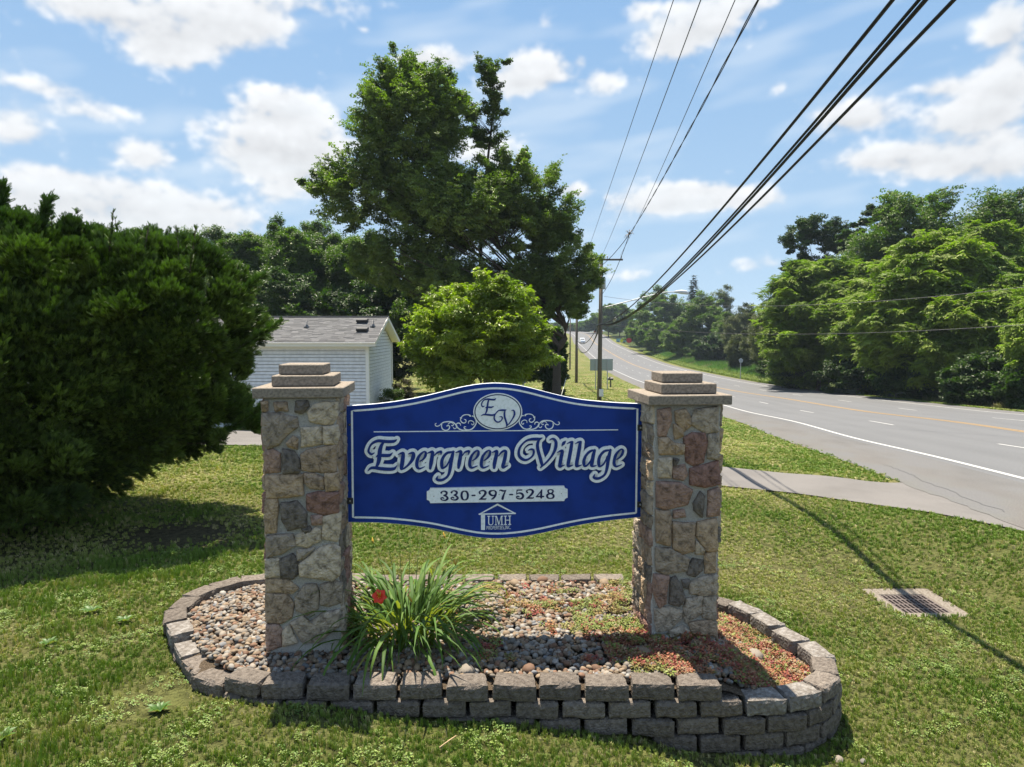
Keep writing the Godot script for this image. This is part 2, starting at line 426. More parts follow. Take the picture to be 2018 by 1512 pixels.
const RIGHT_STONES := [
	["pink", [1227,1968,1333,1983,1343,1878,1295,1765,1235,1766]],
	["tan", [1383,1958,1465,1973,1507,1924,1517,1843,1451,1795,1392,1877]],
	["grey", [1516,1876,1564,1972,1754,1990,1767,1791,1651,1785,1533,1851]],
	["tan", [1238,1742,1312,1749,1374,1699,1369,1618,1248,1620]],
	["tan", [1382,1699,1462,1690,1458,1620,1384,1618]],
	["red", [1466,1746,1535,1781,1643,1777,1666,1711,1639,1548,1556,1520,1489,1551]],
	["grey", [1684,1768,1768,1775,1769,1570,1683,1580]],
	["tan", [1371,1853,1443,1812,1449,1763,1383,1740]],
	["cream", [1241,1579,1348,1586,1342,1431,1243,1432]],
	["pink", [1366,1512,1473,1526,1494,1452,1459,1407,1375,1422]],
	["red", [1523,1493,1656,1523,1772,1554,1790,1373,1660,1347,1526,1370]],
	["redbrown", [1227,1392,1426,1380,1543,1320,1504,1206,1305,1169,1230,1195]],
	["dark", [1562,1212,1619,1302,1653,1268,1635,1103,1572,1154]],
	["pink", [1694,1309,1777,1332,1796,1116,1690,1102]],
	["pink", [1383,1151,1471,1160,1489,1107,1384,1101]],
	["brown", [1222,1163,1338,1152,1357,1060,1351,870,1234,907]],
	["brown", [1373,1060,1574,1047,1570,822,1470,800,1385,853]],
	["tan", [1599,1054,1766,1080,1775,825,1688,819,1592,947]],
	["greybrown", [1227,857,1352,845,1521,757,1506,666,1313,638,1238,666]],
	["dark", [1522,690,1563,753,1652,737,1649,661,1582,613,1520,632]],
	["tan", [1675,794,1764,809,1767,641,1683,635]],
	["cream", [1593,897,1667,828,1651,795,1590,800]],
	["redbrown", [1192,634,1339,621,1317,395,1268,355,1207,483]],
	["dark", [1364,595,1406,610,1458,525,1493,440,1444,374,1359,394]],
	["dark", [1470,578,1527,581,1517,515,1488,524]],
	["grey", [1536,556,1658,602,1780,615,1783,463,1661,451,1543,472]],
	["grey", [1510,422,1653,443,1651,299,1514,228,1487,288]],
	["grey", [1670,425,1777,430,1781,243,1665,265]],
	["grey", [1226,348,1360,360,1478,322,1463,255,1346,167,1246,163]],
	["brown", [1539,219,1734,237,1785,209,1788,107,1584,115]],
	["grey", [1363,163,1481,196,1541,151,1541,108,1364,116]],
	["dark", [1376,1577,1414,1568,1382,1528]],
]
const CLOUDS := [[-29.1,20.9,4.7,1.2,1],[-23.5,20.8,5.9,1.8,1.1],[-20.0,21.9,3.9,1.7,1],[-25.2,18.9,3.0,1.2,1],[-15.4,23.2,4.5,0.8,0.6],[-32.8,15.7,3.2,0.6,0.7],[-30.0,14.6,3.1,0.7,0.7],[-34.3,13.0,2.1,1.4,0.9],[-26.9,12.2,2.1,1.1,0.9],[-32.8,9.4,3.2,1.5,1.1],[-29.0,9.1,5.2,1.5,1.1],[-23.9,8.5,4.9,1.3,1.1],[-33.7,7.7,3.5,1.3,1],[-26.5,7.4,6.8,1.0,1],[-17.4,14.6,4.5,2.4,1.1],[-16.0,12.9,3.8,2.5,1.1],[-19.6,12.7,2.9,1.6,1],[-17.4,16.5,2.6,1.1,1],[-17.9,10.3,1.8,0.9,0.8],[-6.3,20.2,3.2,0.9,1],[2.0,19.5,2.9,1.5,1.1],[0.0,18.6,2.0,1.1,1],[7.2,18.5,1.6,1.0,0.8],[12.5,21.4,3.0,1.9,1.1],[15.1,22.1,2.9,1.4,1.1],[17.3,22.8,3.2,0.6,0.8],[10.0,23.2,1.1,0.9,0.6],[2.6,22.7,0.6,0.5,0.5],[5.4,20.1,0.6,0.5,0.5],[20.1,17.3,0.6,0.5,0.5],[25.2,14.9,3.0,1.2,1.1],[33.8,19.0,1.6,1.6,1.1],[34.6,17.6,0.8,0.8,0.5],[31.8,13.8,2.9,1.5,1],[33.5,14.7,2.2,1.8,1.1],[30.6,16.0,1.7,0.6,0.8],[34.1,16.0,1.6,1.2,1],[27.4,12.0,3.4,0.9,1.1],[31.4,11.2,4.2,1.2,1.1],[34.2,11.2,2.1,1.6,1.1],[14.6,10.1,4.6,1.0,1.1],[12.3,10.0,3.8,1.2,1.1],[18.7,9.7,2.1,0.7,1],[4.9,10.9,1.4,0.7,0.9],[-2.0,13.8,2.8,1.5,0.9],[19.2,5.0,2.8,0.7,0.55],[9.3,4.3,2.4,0.7,0.5],[8.0,9.5,1.8,1.1,0.5],[-11.3,21.8,0.6,0.2,0.5],[-23.5,14.5,0.7,0.5,0.5]]
const TREES := [
	["walnut_tree", "large sunlit walnut tree with drooping bright leaves, nearest the road bend on the right", "frond", 39.1, 66.0, 12.4, 8.4],
	["walnut_tree", "mid-green walnut tree left of the brightest one, across the road", "frond", 37.4, 88.0, 12.6, 8.5],
	["locust_tree", "dark spreading tree whose flat crown stands alone against the sky right of the power lines", "locust", 43.4, 104.0, 19.5, 5.2],
	["locust_tree", "sparse treetop with gaps, between the dark flat crown and the tall wood on the right", "sparse", 47.4, 97.0, 20.1, 3.6],
	["oak_tree", "tall dark tree at the top of the right-hand wood", "broad", 48.8, 88.0, 20.3, 9.8],
	["oak_tree", "tall dark tree at the right edge of the photo, behind the bright walnut", "broad", 54.2, 80.0, 19.1, 8.3],
	["walnut_tree", "pale yellow-green tree cut by the right edge of the photo", "pale_frond", 38.1, 50.0, 7.3, 3.7],
	["walnut_tree", "shaded low walnut tree under the right edge of the wood", "frond", 40.6, 60.0, 7.1, 4.9],
	["walnut_tree", "walnut tree in the middle of the right-hand wood, below its skyline", "frond", 39.5, 78.0, 8.8, 5.7],
	["box_elder_tree", "loose grey-green tree at the left end of the right-hand wood", "olive", 40.7, 110.0, 7.8, 5.1],
	["oak_tree", "broad dark crown filling the gap between the two walnuts on the right", "broad", 44.9, 92.0, 13.7, 7.1],
	["box_elder_tree", "grey-green tree joining the right-hand wood to the trees behind the reeds", "olive", 46.5, 124.0, 7.2, 5.5],
	["walnut_tree", "low walnut tree at the left end of the right-hand wood, above the reeds", "frond", 38.6, 98.0, 5.6, 5.0],
	["walnut_tree", "walnut tree between the left walnut and the big bright one, set back", "frond", 41.2, 82.0, 11.0, 5.6],
	["walnut_tree", "walnut tree behind the big bright one, reaching the right edge", "frond", 47.0, 72.0, 13.8, 6.4],
	["shrub", "dark shrub at the left foot of the right-hand wood, by the reeds", "shrub", 36.8, 92.0, 0.1, 4.6],
	["shrub", "dark undergrowth bush below the middle walnut, at the road verge", "shrub", 36.9, 77.0, 0.5, 4.5],
	["shrub", "dark undergrowth bush under the big bright walnut", "shrub", 37.3, 66.0, 0.6, 4.1],
	["shrub", "dark undergrowth bush near the right edge, behind the dry verge", "shrub", 36.6, 56.0, 0.7, 3.5],
	["shrub", "low bush at the very right edge under the pale tree", "shrub", 36.3, 50.0, 0.7, 2.3],
	["maple_tree", "full green tree straight behind the cables above the bend of the road", "broad", 58.2, 280.0, 19.2, 13.5],
	["maple_tree", "small dark round tree just right of the near utility pole", "broad", 60.5, 400.0, 17.3, 9.6],
	["maple_tree", "round dark tree under the pointed spruce", "broad", 57.4, 215.0, 14.3, 9.5],
	["maple_tree", "bright young tree in front of the trees below the street lamp", "bright", 51.4, 215.0, 4.4, 8.3],
	["maple_tree", "bright tree low at the roadside, left of the one below the street lamp", "bright", 50.3, 250.0, 6.1, 9.2],
	["maple_tree", "dark tree beside the roadside warning signs", "broad", 55.4, 310.0, 7.9, 8.4],
	["poplar_tree", "pale thin columnar tree, taller of the pair right of the spruce", "pale", 66.8, 225.0, 17.5, 3.0],
	["poplar_tree", "pale thin columnar tree, shorter of the pair right of the spruce", "pale", 65.5, 235.0, 15.9, 2.9],
	["box_elder_tree", "grey-green tree behind the reeds, right of the pale columnar trees", "olive", 58.9, 180.0, 9.5, 6.6],
	["box_elder_tree", "small olive tree standing at the back of the reed bed", "olive", 48.4, 150.0, 2.6, 3.5],
	["shrub", "rounded bush at the back of the reed bed, left of the olive tree", "shrub", 54.3, 190.0, 2.2, 6.6],
	["maple_tree", "dark crown filling the tree line behind the reeds", "broad", 61.3, 200.0, 8.3, 6.9],
	["box_elder_tree", "tree at the back of the reed bed where the right-hand wood begins", "olive", 48.1, 135.0, 5.9, 4.7],
	["maple_tree", "hazy tree left of the near utility pole, far down the road", "broad", 51.7, 430.0, 13.3, 7.6],
	["maple_tree", "hazy tree partly behind the near utility pole, far down the road", "broad", 52.2, 385.0, 17.3, 5.9],
	["maple_tree", "small hazy tree at the far crest of the road", "broad", 45.7, 540.0, 6.8, 7.5],
	["maple_tree", "small hazy tree beyond the third pole on the far crest", "broad", 49.8, 500.0, 6.8, 7.7],
	["maple_tree", "low hazy tree on the skyline at the end of the road", "broad", 38.7, 560.0, 5.4, 8.6],
	["ash_tree", "tree behind the mobile home roof, left of the big maple", "ash", -20.3, 78.0, 14.6, 5.4],
	["ash_tree", "tree above the left end of the mobile home roof", "ash", -24.7, 74.0, 14.2, 5.1],
	["ash_tree", "tree whose top shows just over the right shoulder of the yew", "ash", -34.6, 82.0, 14.5, 5.7],
	["ash_tree", "tree behind the middle of the yew, its crown barely clearing it", "ash", -43.9, 86.0, 15.0, 6.0],
	["ash_tree", "tree behind the left half of the yew", "ash", -52.0, 84.0, 15.1, 6.2],
	["ash_tree", "darker tree against the left branches of the big maple", "ash", -14.0, 70.0, 12.3, 4.1],
	["ash_tree", "tree straight above the mobile home's two roof vents", "ash", -15.5, 68.0, 12.3, 3.6],
	["ash_tree", "tree filling the gap above the middle of the mobile home roof", "ash", -19.8, 66.0, 12.4, 3.8],
	["ash_tree", "tree rising over the yew's right end, beyond the mobile home", "ash", -26.5, 70.0, 13.0, 4.2],
	["shrub", "dark thicket behind the mobile home roof ridge", "shrub", -18.4, 62.0, 8.4, 4.8],
	["shrub", "dark thicket between the mobile home and the bright small tree", "shrub", -11.2, 60.0, 8.2, 3.5],
	["ash_tree", "shaded tree under the big maple, behind the bright small tree", "ash", -6.3, 60.0, 8.2, 4.4],
	["ash_tree", "shaded tree under the right side of the big maple", "ash", -0.4, 58.0, 6.4, 3.8],
	["shrub", "dark bush at the foot of the big maple, beside the second utility pole", "shrub", 3.3, 56.0, 3.0, 0.9],
]
const DRAIN_TURN := 0.03


# ---------------------------------------------------------------- the lie of the land (d is metres ahead of the camera, so z = -d)
const ROAD_D := [6.0, 10.0, 14.0, 19.0, 26.0, 35.0, 47.0, 65.0, 90.0, 130.0, 200.0, 320.0, 460.0, 700.0]
const ROAD_X := [9.25, 9.95, 10.64, 11.51, 12.6, 14.03, 15.49, 17.6, 19.2, 21.3, 25.0, 30.5, 34.0, -10.0]
const ROAD_Y := [0.11, -0.16, -0.45, -0.81, -1.34, -1.9, -2.73, -3.67, -4.78, -5.76, -6.3, -3.6, 1.6, 1.2]
const FALL_D := [-60.0, -20.0, 0.0, 4.0, 7.0, 10.0, 14.0, 20.0, 26.0, 35.0, 49.0, 65.0, 80.0, 110.0, 140.0, 200.0, 330.0, 460.0, 700.0]
const FALL_Y := [1.0, 0.5, -0.1, -0.1, -0.15, -0.22, -0.4, -0.72, -0.95, -1.5, -2.2, -2.9, -3.3, -4.3, -5.1, -6.0, -3.4, 1.6, 1.0]
const HEIGHTS := [[-3.1, 4.0, 0.0], [-1.6, 4.75, -0.02], [-3.3, 6.2, -0.03], [-3.0, 7.3, -0.05], [-1.0, 7.4, -0.02], [1.3, 7.4, -0.1], [0.0, 4.7, -0.14], [0.6, 4.7, -0.25], [1.5, 4.7, -0.42], [2.2, 4.7, -0.48], [2.75, 5.4, -0.5], [2.7, 6.2, -0.4], [2.3, 7.1, -0.25], [0.0, 4.0, -0.2], [1.5, 3.8, -0.48], [3.5, 4.7, -0.55], [4.6, 7.75, -0.52], [4.1, 8.3, -0.5], [5.1, 7.3, -0.5], [3.5, 6.5, -0.5], [4.1, 13.8, -0.45], [4.8, 16.0, -0.5], [7.2, 14.2, -0.35], [6.8, 10.1, -0.13], [6.9, 9.4, -0.1], [-8.7, 20.4, -0.7], [-9.9, 24.2, -0.8], [-6.0, 13.0, -0.25], [-10.0, 10.0, -0.15], [6.0, 49.0, -2.2], [7.2, 79.0, -3.2], [8.9, 65.7, -2.8], [-5.0, 25.5, -0.86], [-15.0, 25.5, -0.86], [3.0, 2.0, -0.5], [0.0, 0.0, -0.1]]
const DRIVE_NEAR := [[-60, 20.8], [-30, 20.5], [-14, 20.4], [-8.7, 20.4], [-5.5, 20.0], [-2.5, 18.4], [0.8, 16.0], [4.1, 13.8], [5.6, 12.2], [6.75, 10.2], [7.2, 9.0], [7.6, 8.2]]
const DRIVE_FAR := [[-60, 24.3], [-30, 24.1], [-14, 24.1], [-9.9, 24.1], [-5.0, 23.9], [-2.0, 22.2], [1.0, 19.2], [4.8, 16.0], [6.2, 14.7], [7.3, 14.15], [8.3, 14.4], [9.2, 14.9]]
const RING := [[-1.77, 4.82], [1.52, 4.82], [1.79, 4.85], [2.1, 4.9], [2.36, 5.05], [2.54, 5.24], [2.62, 5.5], [2.59, 5.78], [2.5, 6.05], [2.42, 6.35], [2.3, 6.63], [2.08, 6.87], [1.75, 7.04], [1.24, 7.11], [-2.25, 7.13], [-2.65, 7.12], [-2.89, 6.97], [-3.06, 6.69], [-3.13, 6.38], [-3.03, 6.02], [-2.82, 5.65], [-2.57, 5.33], [-2.38, 5.1], [-2.07, 4.92]]
const LANES := 15.6

var ring_poly := PackedVector2Array()
var drive_poly := PackedVector2Array()
var curve_cache := {}


func along(ds: Array, vs: Array, d: float) -> float:   # smooth interpolation through a table
	var n := ds.size()
	if d <= ds[0]:
		return vs[0] + (vs[1] - vs[0]) / (ds[1] - ds[0]) * (maxf(d, -8.0) - ds[0]) * (1.0 if vs == ROAD_X else 0.0)
	if d >= ds[n - 1]:
		return vs[n - 1]
	var i := 0
	while d > ds[i + 1]:
		i += 1
	var h: float = ds[i + 1] - ds[i]
	var t: float = (d - ds[i]) / h
	var m0: float = (vs[i + 1] - vs[max(i - 1, 0)]) / (ds[i + 1] - ds[max(i - 1, 0)]) * h
	var m1: float = (vs[min(i + 2, n - 1)] - vs[i]) / (ds[min(i + 2, n - 1)] - ds[i]) * h
	var t2 := t * t
	var t3 := t2 * t
	return (2 * t3 - 3 * t2 + 1) * vs[i] + (t3 - 2 * t2 + t) * m0 + (-2 * t3 + 3 * t2) * vs[i + 1] + (t3 - t2) * m1


var table := []   # x of the near white line, height of the road, fall of the lawn, lean of the road, every quarter metre


func make_table() -> void:
	for k in range(-240, 2801):
		var d := k * 0.25
		table.append([along(ROAD_D, ROAD_X, d), along(ROAD_D, ROAD_Y, d), along(FALL_D, FALL_Y, d)])


func looked_up(d: float, what: int) -> float:
	var f := clampf((d + 60.0) * 4.0, 0.0, 3038.9)
	var k := int(f)
	return lerpf(table[k][what], table[k + 1][what], f - k)


func lateral(x: float, d: float) -> float:   # metres to the right of the near white line
	var s := looked_up(d + 0.5, 0) - looked_up(d - 0.5, 0)
	return (x - looked_up(d, 0)) / sqrt(1.0 + s * s)


func near_edge(d: float) -> float:
	return -2.75 if d < 60.0 else lerpf(-2.75, -2.2, clampf((d - 60.0) / 60.0, 0.0, 1.0))


func ground(x: float, d: float, bare := false) -> float:
	var y := looked_up(d, 2)
	var ws := 0.35
	var sum := 0.0
	if d < 90.0 and abs(x) < 40.0:
		for h in HEIGHTS:
			var dx: float = x - h[0]
			var dd: float = d - h[1]
			var q := dx * dx + dd * dd
			if q > 900.0:
				continue
			var w := 1.0 / pow(q + 0.12, 1.5)
			if h[1] > 30.0:
				w *= 30.0
			ws += w
			sum += w * (h[2] - looked_up(h[1], 2))
		if ws > 0.0:
			y += sum / ws
	var l := lateral(x, d)
	var e := near_edge(d)
	var r := looked_up(d, 1)
	var reach := lerpf(1.3, 5.0, smoothstep(9.0, 30.0, d))
	if l > e - reach:
		var t := smoothstep(e - reach, e - 0.1, l)
		y = lerpf(y, r - 0.01, t)
	if l > e and l < LANES + 2.0 and not bare:
		y = min(y, r - 0.012 - 0.13 * smoothstep(e + 0.5, e + 1.6, l) * (1.0 - smoothstep(LANES + 1.2, LANES + 2.0, l)))
	if l > LANES + 2.0:
		y = r - 0.03 - 0.45 * smoothstep(LANES + 2.0, LANES + 6.0, l) + 0.9 * smoothstep(LANES + 12.0, LANES + 60.0, l)
	return y


func lawn(x: float, d: float) -> float:
	return ground(x, d, true)


func in_bed(x: float, d: float) -> bool:
	return Geometry2D.is_point_in_polygon(Vector2(x, d), ring_poly)


func on_drive(x: float, d: float) -> bool:
	return Geometry2D.is_point_in_polygon(Vector2(x, d), drive_poly)


func patch(x: float, d: float) -> float:   # 0 lush .. 1 dry
	var v := patch_noise.get_noise_2d(x * 1.0, d * 1.0) * 0.9 + patch_noise.get_noise_2d(x * 4.1 + 50.0, d * 4.1) * 0.45
	return clampf(0.52 + v, 0.0, 1.0)


func sheet(ts: Array, f: Callable, across: int, y_up := 0.0, tint = null) -> ArrayMesh:   # strip: f(t, s) gives the point, s in 0..1 across
	var st := begin(true)
	for i in ts.size() - 1:
		for k in across:
			var a: Vector3 = f.call(ts[i], float(k) / across)
			var b: Vector3 = f.call(ts[i], float(k + 1) / across)
			var c: Vector3 = f.call(ts[i + 1], float(k + 1) / across)
			var d: Vector3 = f.call(ts[i + 1], float(k) / across)
			var u := Vector3(0, y_up, 0)
			if tint != null:
				for v in [[a, 0, 0], [c, 1, 1], [b, 0, 1], [a, 0, 0], [d, 1, 0], [c, 1, 1]]:
					st.set_color(tint.call(ts[i + v[1]], float(k + v[2]) / across))
					st.add_vertex(v[0] + u)
				continue
			quad(st, a + u, b + u, c + u, d + u)
	return finish(st)


func road_point(d: float, l: float) -> Vector3:
	var s := looked_up(d + 0.5, 0) - looked_up(d - 0.5, 0)
	var q := sqrt(1.0 + s * s)
	# to the right of the heading (s, -1): (1, s) / q
	var d2 := d - l * s / q
	return Vector3(looked_up(d, 0) + l / q, looked_up(d2, 1), -d2)


func build_land() -> void:
	# ---- the lawn and fields: one sheet to the horizon
	var xs := [-700.0, -450.0, -300.0, -200.0, -140.0, -100.0, -75.0, -58.0, -46.0, -38.0, -32.0, -28.0]
	var x := -24.0
	while x < 12.0:
		xs.append(x)
		x += 0.3
	while x < 62.0:
		xs.append(x)
		x += 1.0
	xs.append_array([4.195, 4.235, 5.005, 5.045, 66.0, 72.0, 80.0, 92.0, 110.0, 140.0, 190.0, 260.0, 380.0, 550.0, 800.0])
	var ds := [-60.0, -40.0, -25.0, -15.0, -9.0, -5.0, -2.0, 0.0, 1.0]
	var d := 1.5
	while d < 28.0:
		ds.append(d)
		d += 0.3
	while d < 700.0:
		ds.append(d)
		d *= 1.03
	ds.append_array([700.0, 7.49, 7.53, 8.32, 8.36])
	xs.sort()
	ds.sort()
	var st := SurfaceTool.new()
	st.begin(Mesh.PRIMITIVE_TRIANGLES)
	st.set_smooth_group(0)
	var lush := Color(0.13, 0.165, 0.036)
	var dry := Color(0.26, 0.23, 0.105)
	var core: PackedVector2Array = Geometry2D.offset_polygon(ring_poly, -0.4)[0]
	for dd in ds:
		for xx in xs:
			var y := ground(xx, dd)
			var p := patch(xx, dd)
			var c := lush.lerp(dry, p * 0.75)
			if dd < 30.0 and dd > 1.0:
				if on_drive(xx, dd):
					y -= 0.022
				if Vector2(xx + 4.6, (dd - 9.6) * 1.0).length() < 0.9 or Vector2(xx + 3.7, dd - 9.0).length() < 0.3:
					c = Color(0.13, 0.10, 0.065)
				if abs(xx - 4.62) < 0.388 and abs(dd - 7.93) < 0.40:
					y -= 0.45
				if Geometry2D.is_point_in_polygon(Vector2(xx, dd), core):
					y -= 0.12
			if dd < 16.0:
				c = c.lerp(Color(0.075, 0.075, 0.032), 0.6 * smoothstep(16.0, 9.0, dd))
			if lateral(xx, dd) > LANES + 6.0:
				c = Color(0.055, 0.075, 0.02)
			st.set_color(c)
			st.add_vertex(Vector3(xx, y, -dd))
	var nx := xs.size()
	for j in ds.size() - 1:
		for i in nx - 1:
			var a := j * nx + i
			for q in [a, a + nx, a + nx + 1, a, a + nx + 1, a + 1]:
				st.add_index(q)
	st.generate_normals()
	var gm := mat("lawn_soil", Color.WHITE, 0.95, 0.2)
	gm.vertex_color_use_as_albedo = true
	triplanar(gm, noise_tex(0.02, 5, grey(0.55), grey(1.0), 512, 3, FastNoiseLite.TYPE_SIMPLEX_SMOOTH, grey(0.86)), 0.7, noise_tex(0.06, 4, grey(0.0), grey(1.0), 512, 5), 4.0, true)
	ground_piece("lawn", st.commit(), gm)

	# ---- the road
	var asphalt := mat("asphalt", Color(1, 1, 1), 0.85, 0.35)
	triplanar(asphalt, noise_tex(0.05, 6, lin(0.09, 0.093, 0.098), lin(0.15, 0.153, 0.16), 1024, 11, FastNoiseLite.TYPE_SIMPLEX_SMOOTH, lin(0.114, 0.117, 0.122)), 0.35, noise_tex(0.2, 3, grey(0), grey(1), 512, 12), 0.4, true)
	var shoulder := mat("worn_asphalt", Color(1, 1, 1), 0.9, 0.3)
	triplanar(shoulder, noise_tex(0.06, 6, lin(0.075, 0.075, 0.078), lin(0.165, 0.161, 0.158), 1024, 13, FastNoiseLite.TYPE_SIMPLEX_SMOOTH, lin(0.118, 0.117, 0.118)), 0.5, noise_tex(0.2, 3, grey(0), grey(1), 512, 12), 0.5, true)
	var rd := []
	d = -58.0
	while d < 690.0:
		rd.append(d)
		d += 1.0 if d < 60.0 else d * 0.02
	asphalt.vertex_color_use_as_albedo = true
	var wear := func(t, s):   # darker and lighter streaks that traffic leaves along the lanes
		var l: float = lerpf(-0.35, LANES + 0.3, s)
		var in_lane := fposmod(l, LANES / 4.0) / (LANES / 4.0)
		var tracks: float = 0.5 - 0.5 * cos(in_lane * TAU * 2.0)
		var v: float = 0.92 + 0.07 * tracks + 0.10 * fine_noise.get_noise_2d(l * 1.6, t * 0.06) + 0.05 * fine_noise.get_noise_2d(l * 0.5 + 40.0, t * 0.25)
		return grey(v)
	var road := ground_piece("road", sheet(rd, func(t, s): return road_point(t, lerpf(-0.35, LANES + 0.3, s)), 48, 0.0, wear), asphalt)
	shoulder.vertex_color_use_as_albedo = true
	var edge_wear := func(t, s):
		var v: float = 0.95 + 0.16 * fine_noise.get_noise_2d(s * 3.0, t * 0.35) + 0.08 * fine_noise.get_noise_2d(s * 9.0, t * 1.4)
		return Color(v * lerpf(1.12, 1.0, s), v * lerpf(1.06, 1.0, s), v * 0.99)
	var ragged := func(t): return near_edge(t) + 0.10 * fine_noise.get_noise_2d(t * 1.1, 3.0) + 0.05 * fine_noise.get_noise_2d(t * 5.0, 9.0)
	var fine_rd := []
	for k in range(0, 200):
		fine_rd.append(4.0 + k * 0.25)
	for t in rd:
		if t > 54.0:
			fine_rd.append(t)
	part("shoulder", sheet(fine_rd, func(t, s): return road_point(t, lerpf(ragged.call(t), -0.35, s)), 10, 0.0, edge_wear), shoulder, road)
	part("shoulder", sheet(rd, func(t, s): return road_point(t, lerpf(LANES + 0.3, LANES + 2.1, s)), 3), shoulder, road)
	var white := mat("road_paint", lin(0.52, 0.52, 0.51), 0.7, 0.4)
	triplanar(white, noise_tex(0.05, 5, grey(0.72), grey(1.0), 512, 21), 1.3, null, 0.0, true)
	var yellow := mat("yellow_road_paint", lin(0.42, 0.26, 0.085), 0.7, 0.4)
	triplanar(yellow, noise_tex(0.05, 5, grey(0.72), grey(1.0), 512, 22), 1.3, null, 0.0, true)
	var mark := func(called, l0, l1, ts, m, lift = 0.006):
		part(called, sheet(ts, func(t, s): return road_point(t, lerpf(l0, l1, s)), 1, lift), m, road)
	mark.call("edge_line", -0.08, 0.08, rd, white)
	mark.call("edge_line", LANES - 0.08, LANES + 0.08, rd, white)
	mark.call("centre_line", LANES / 2 - 0.2, LANES / 2 - 0.07, rd, yellow)
	mark.call("centre_line", LANES / 2 + 0.07, LANES / 2 + 0.2, rd, yellow)
	# ten-foot dashes every forty feet
	for side in [0.25, 0.75]:
		var t0 := -40.0 + (3.9 if side > 0.5 else 0.0)
		while t0 < 330.0:
			var ts := [t0, t0 + 0.75, t0 + 1.5, t0 + 2.25, t0 + 3.0]
			mark.call("lane_dash", LANES * side - 0.06, LANES * side + 0.06, ts, white)
			t0 += 12.19
	# sealed crack along the mouth of the driveway
	# ---- the driveway
	var paving := mat("driveway_asphalt", Color(1, 1, 1), 0.9, 0.3)
	triplanar(paving, noise_tex(0.12, 5, lin(0.085, 0.081, 0.078), lin(0.225, 0.213, 0.204), 1024, 31, FastNoiseLite.TYPE_SIMPLEX_SMOOTH, lin(0.152, 0.144, 0.138)), 0.8, noise_tex(0.25, 3, grey(0), grey(1), 512, 32), 0.6, true)
	var nl := PackedVector3Array()
	var fl := PackedVector3Array()
	for i in DRIVE_NEAR.size():
		nl.append(Vector3(DRIVE_NEAR[i][0], 0, -DRIVE_NEAR[i][1]))
		fl.append(Vector3(DRIVE_FAR[i][0], 0, -DRIVE_FAR[i][1]))
	nl = spline(nl, 8)
	fl = spline(fl, 8)
	var idx := range(nl.size())
	var drive_fn := func(t, s):
		var p: Vector3 = nl[int(t)].lerp(fl[int(t)], s)
		var y := lawn(p.x, -p.z) + 0.012
		var l := lateral(p.x, -p.z)
		if l > near_edge(-p.z) - 0.4:
			y = min(y, looked_up(-p.z, 1) - 0.006) if l > near_edge(-p.z) else lerpf(y, looked_up(-p.z, 1) - 0.006, clampf((l - near_edge(-p.z) + 0.4) / 0.4, 0.0, 1.0))
		return Vector3(p.x, y, p.z)
	paving.vertex_color_use_as_albedo = true
	var stain := func(t, s):
		var p: Vector3 = nl[int(t)].lerp(fl[int(t)], s)
		return grey(0.93 + 0.16 * fine_noise.get_noise_2d(p.x * 0.9, p.z * 0.9) + 0.08 * fine_noise.get_noise_2d(p.x * 4.0, p.z * 4.0))
	ground_piece("driveway", sheet(idx, drive_fn, 16, 0.0, stain), paving)
	# tar-sealed cracks in the near lane and the shoulder
	var tar := mat("crack_tar", lin(0.06, 0.06, 0.062), 0.7, 0.4)
	var cr := RandomNumberGenerator.new()
	cr.seed = 31
	for c in [[10.5, 17.0, -2.35, 0.05], [18.0, 19.2, 2.4, 2.3], [26.0, 27.0, 4.2, 2.2]]:
		var cl := []
		var off := {}
		var drift := 0.0
		var t: float = c[0]
		while t < c[1]:
			cl.append(t)
			drift += cr.randf_range(-0.07, 0.07)
			off[t] = c[2] + drift + c[3] * (t - c[0])
			t += 0.22
		part("crack", sheet(cl, func(tt, s): return road_point(tt, off[tt] + lerpf(-0.008, 0.008, s)), 1, 0.004), tar, road)
	# the far roadside strip of mown grass gets its own blades later


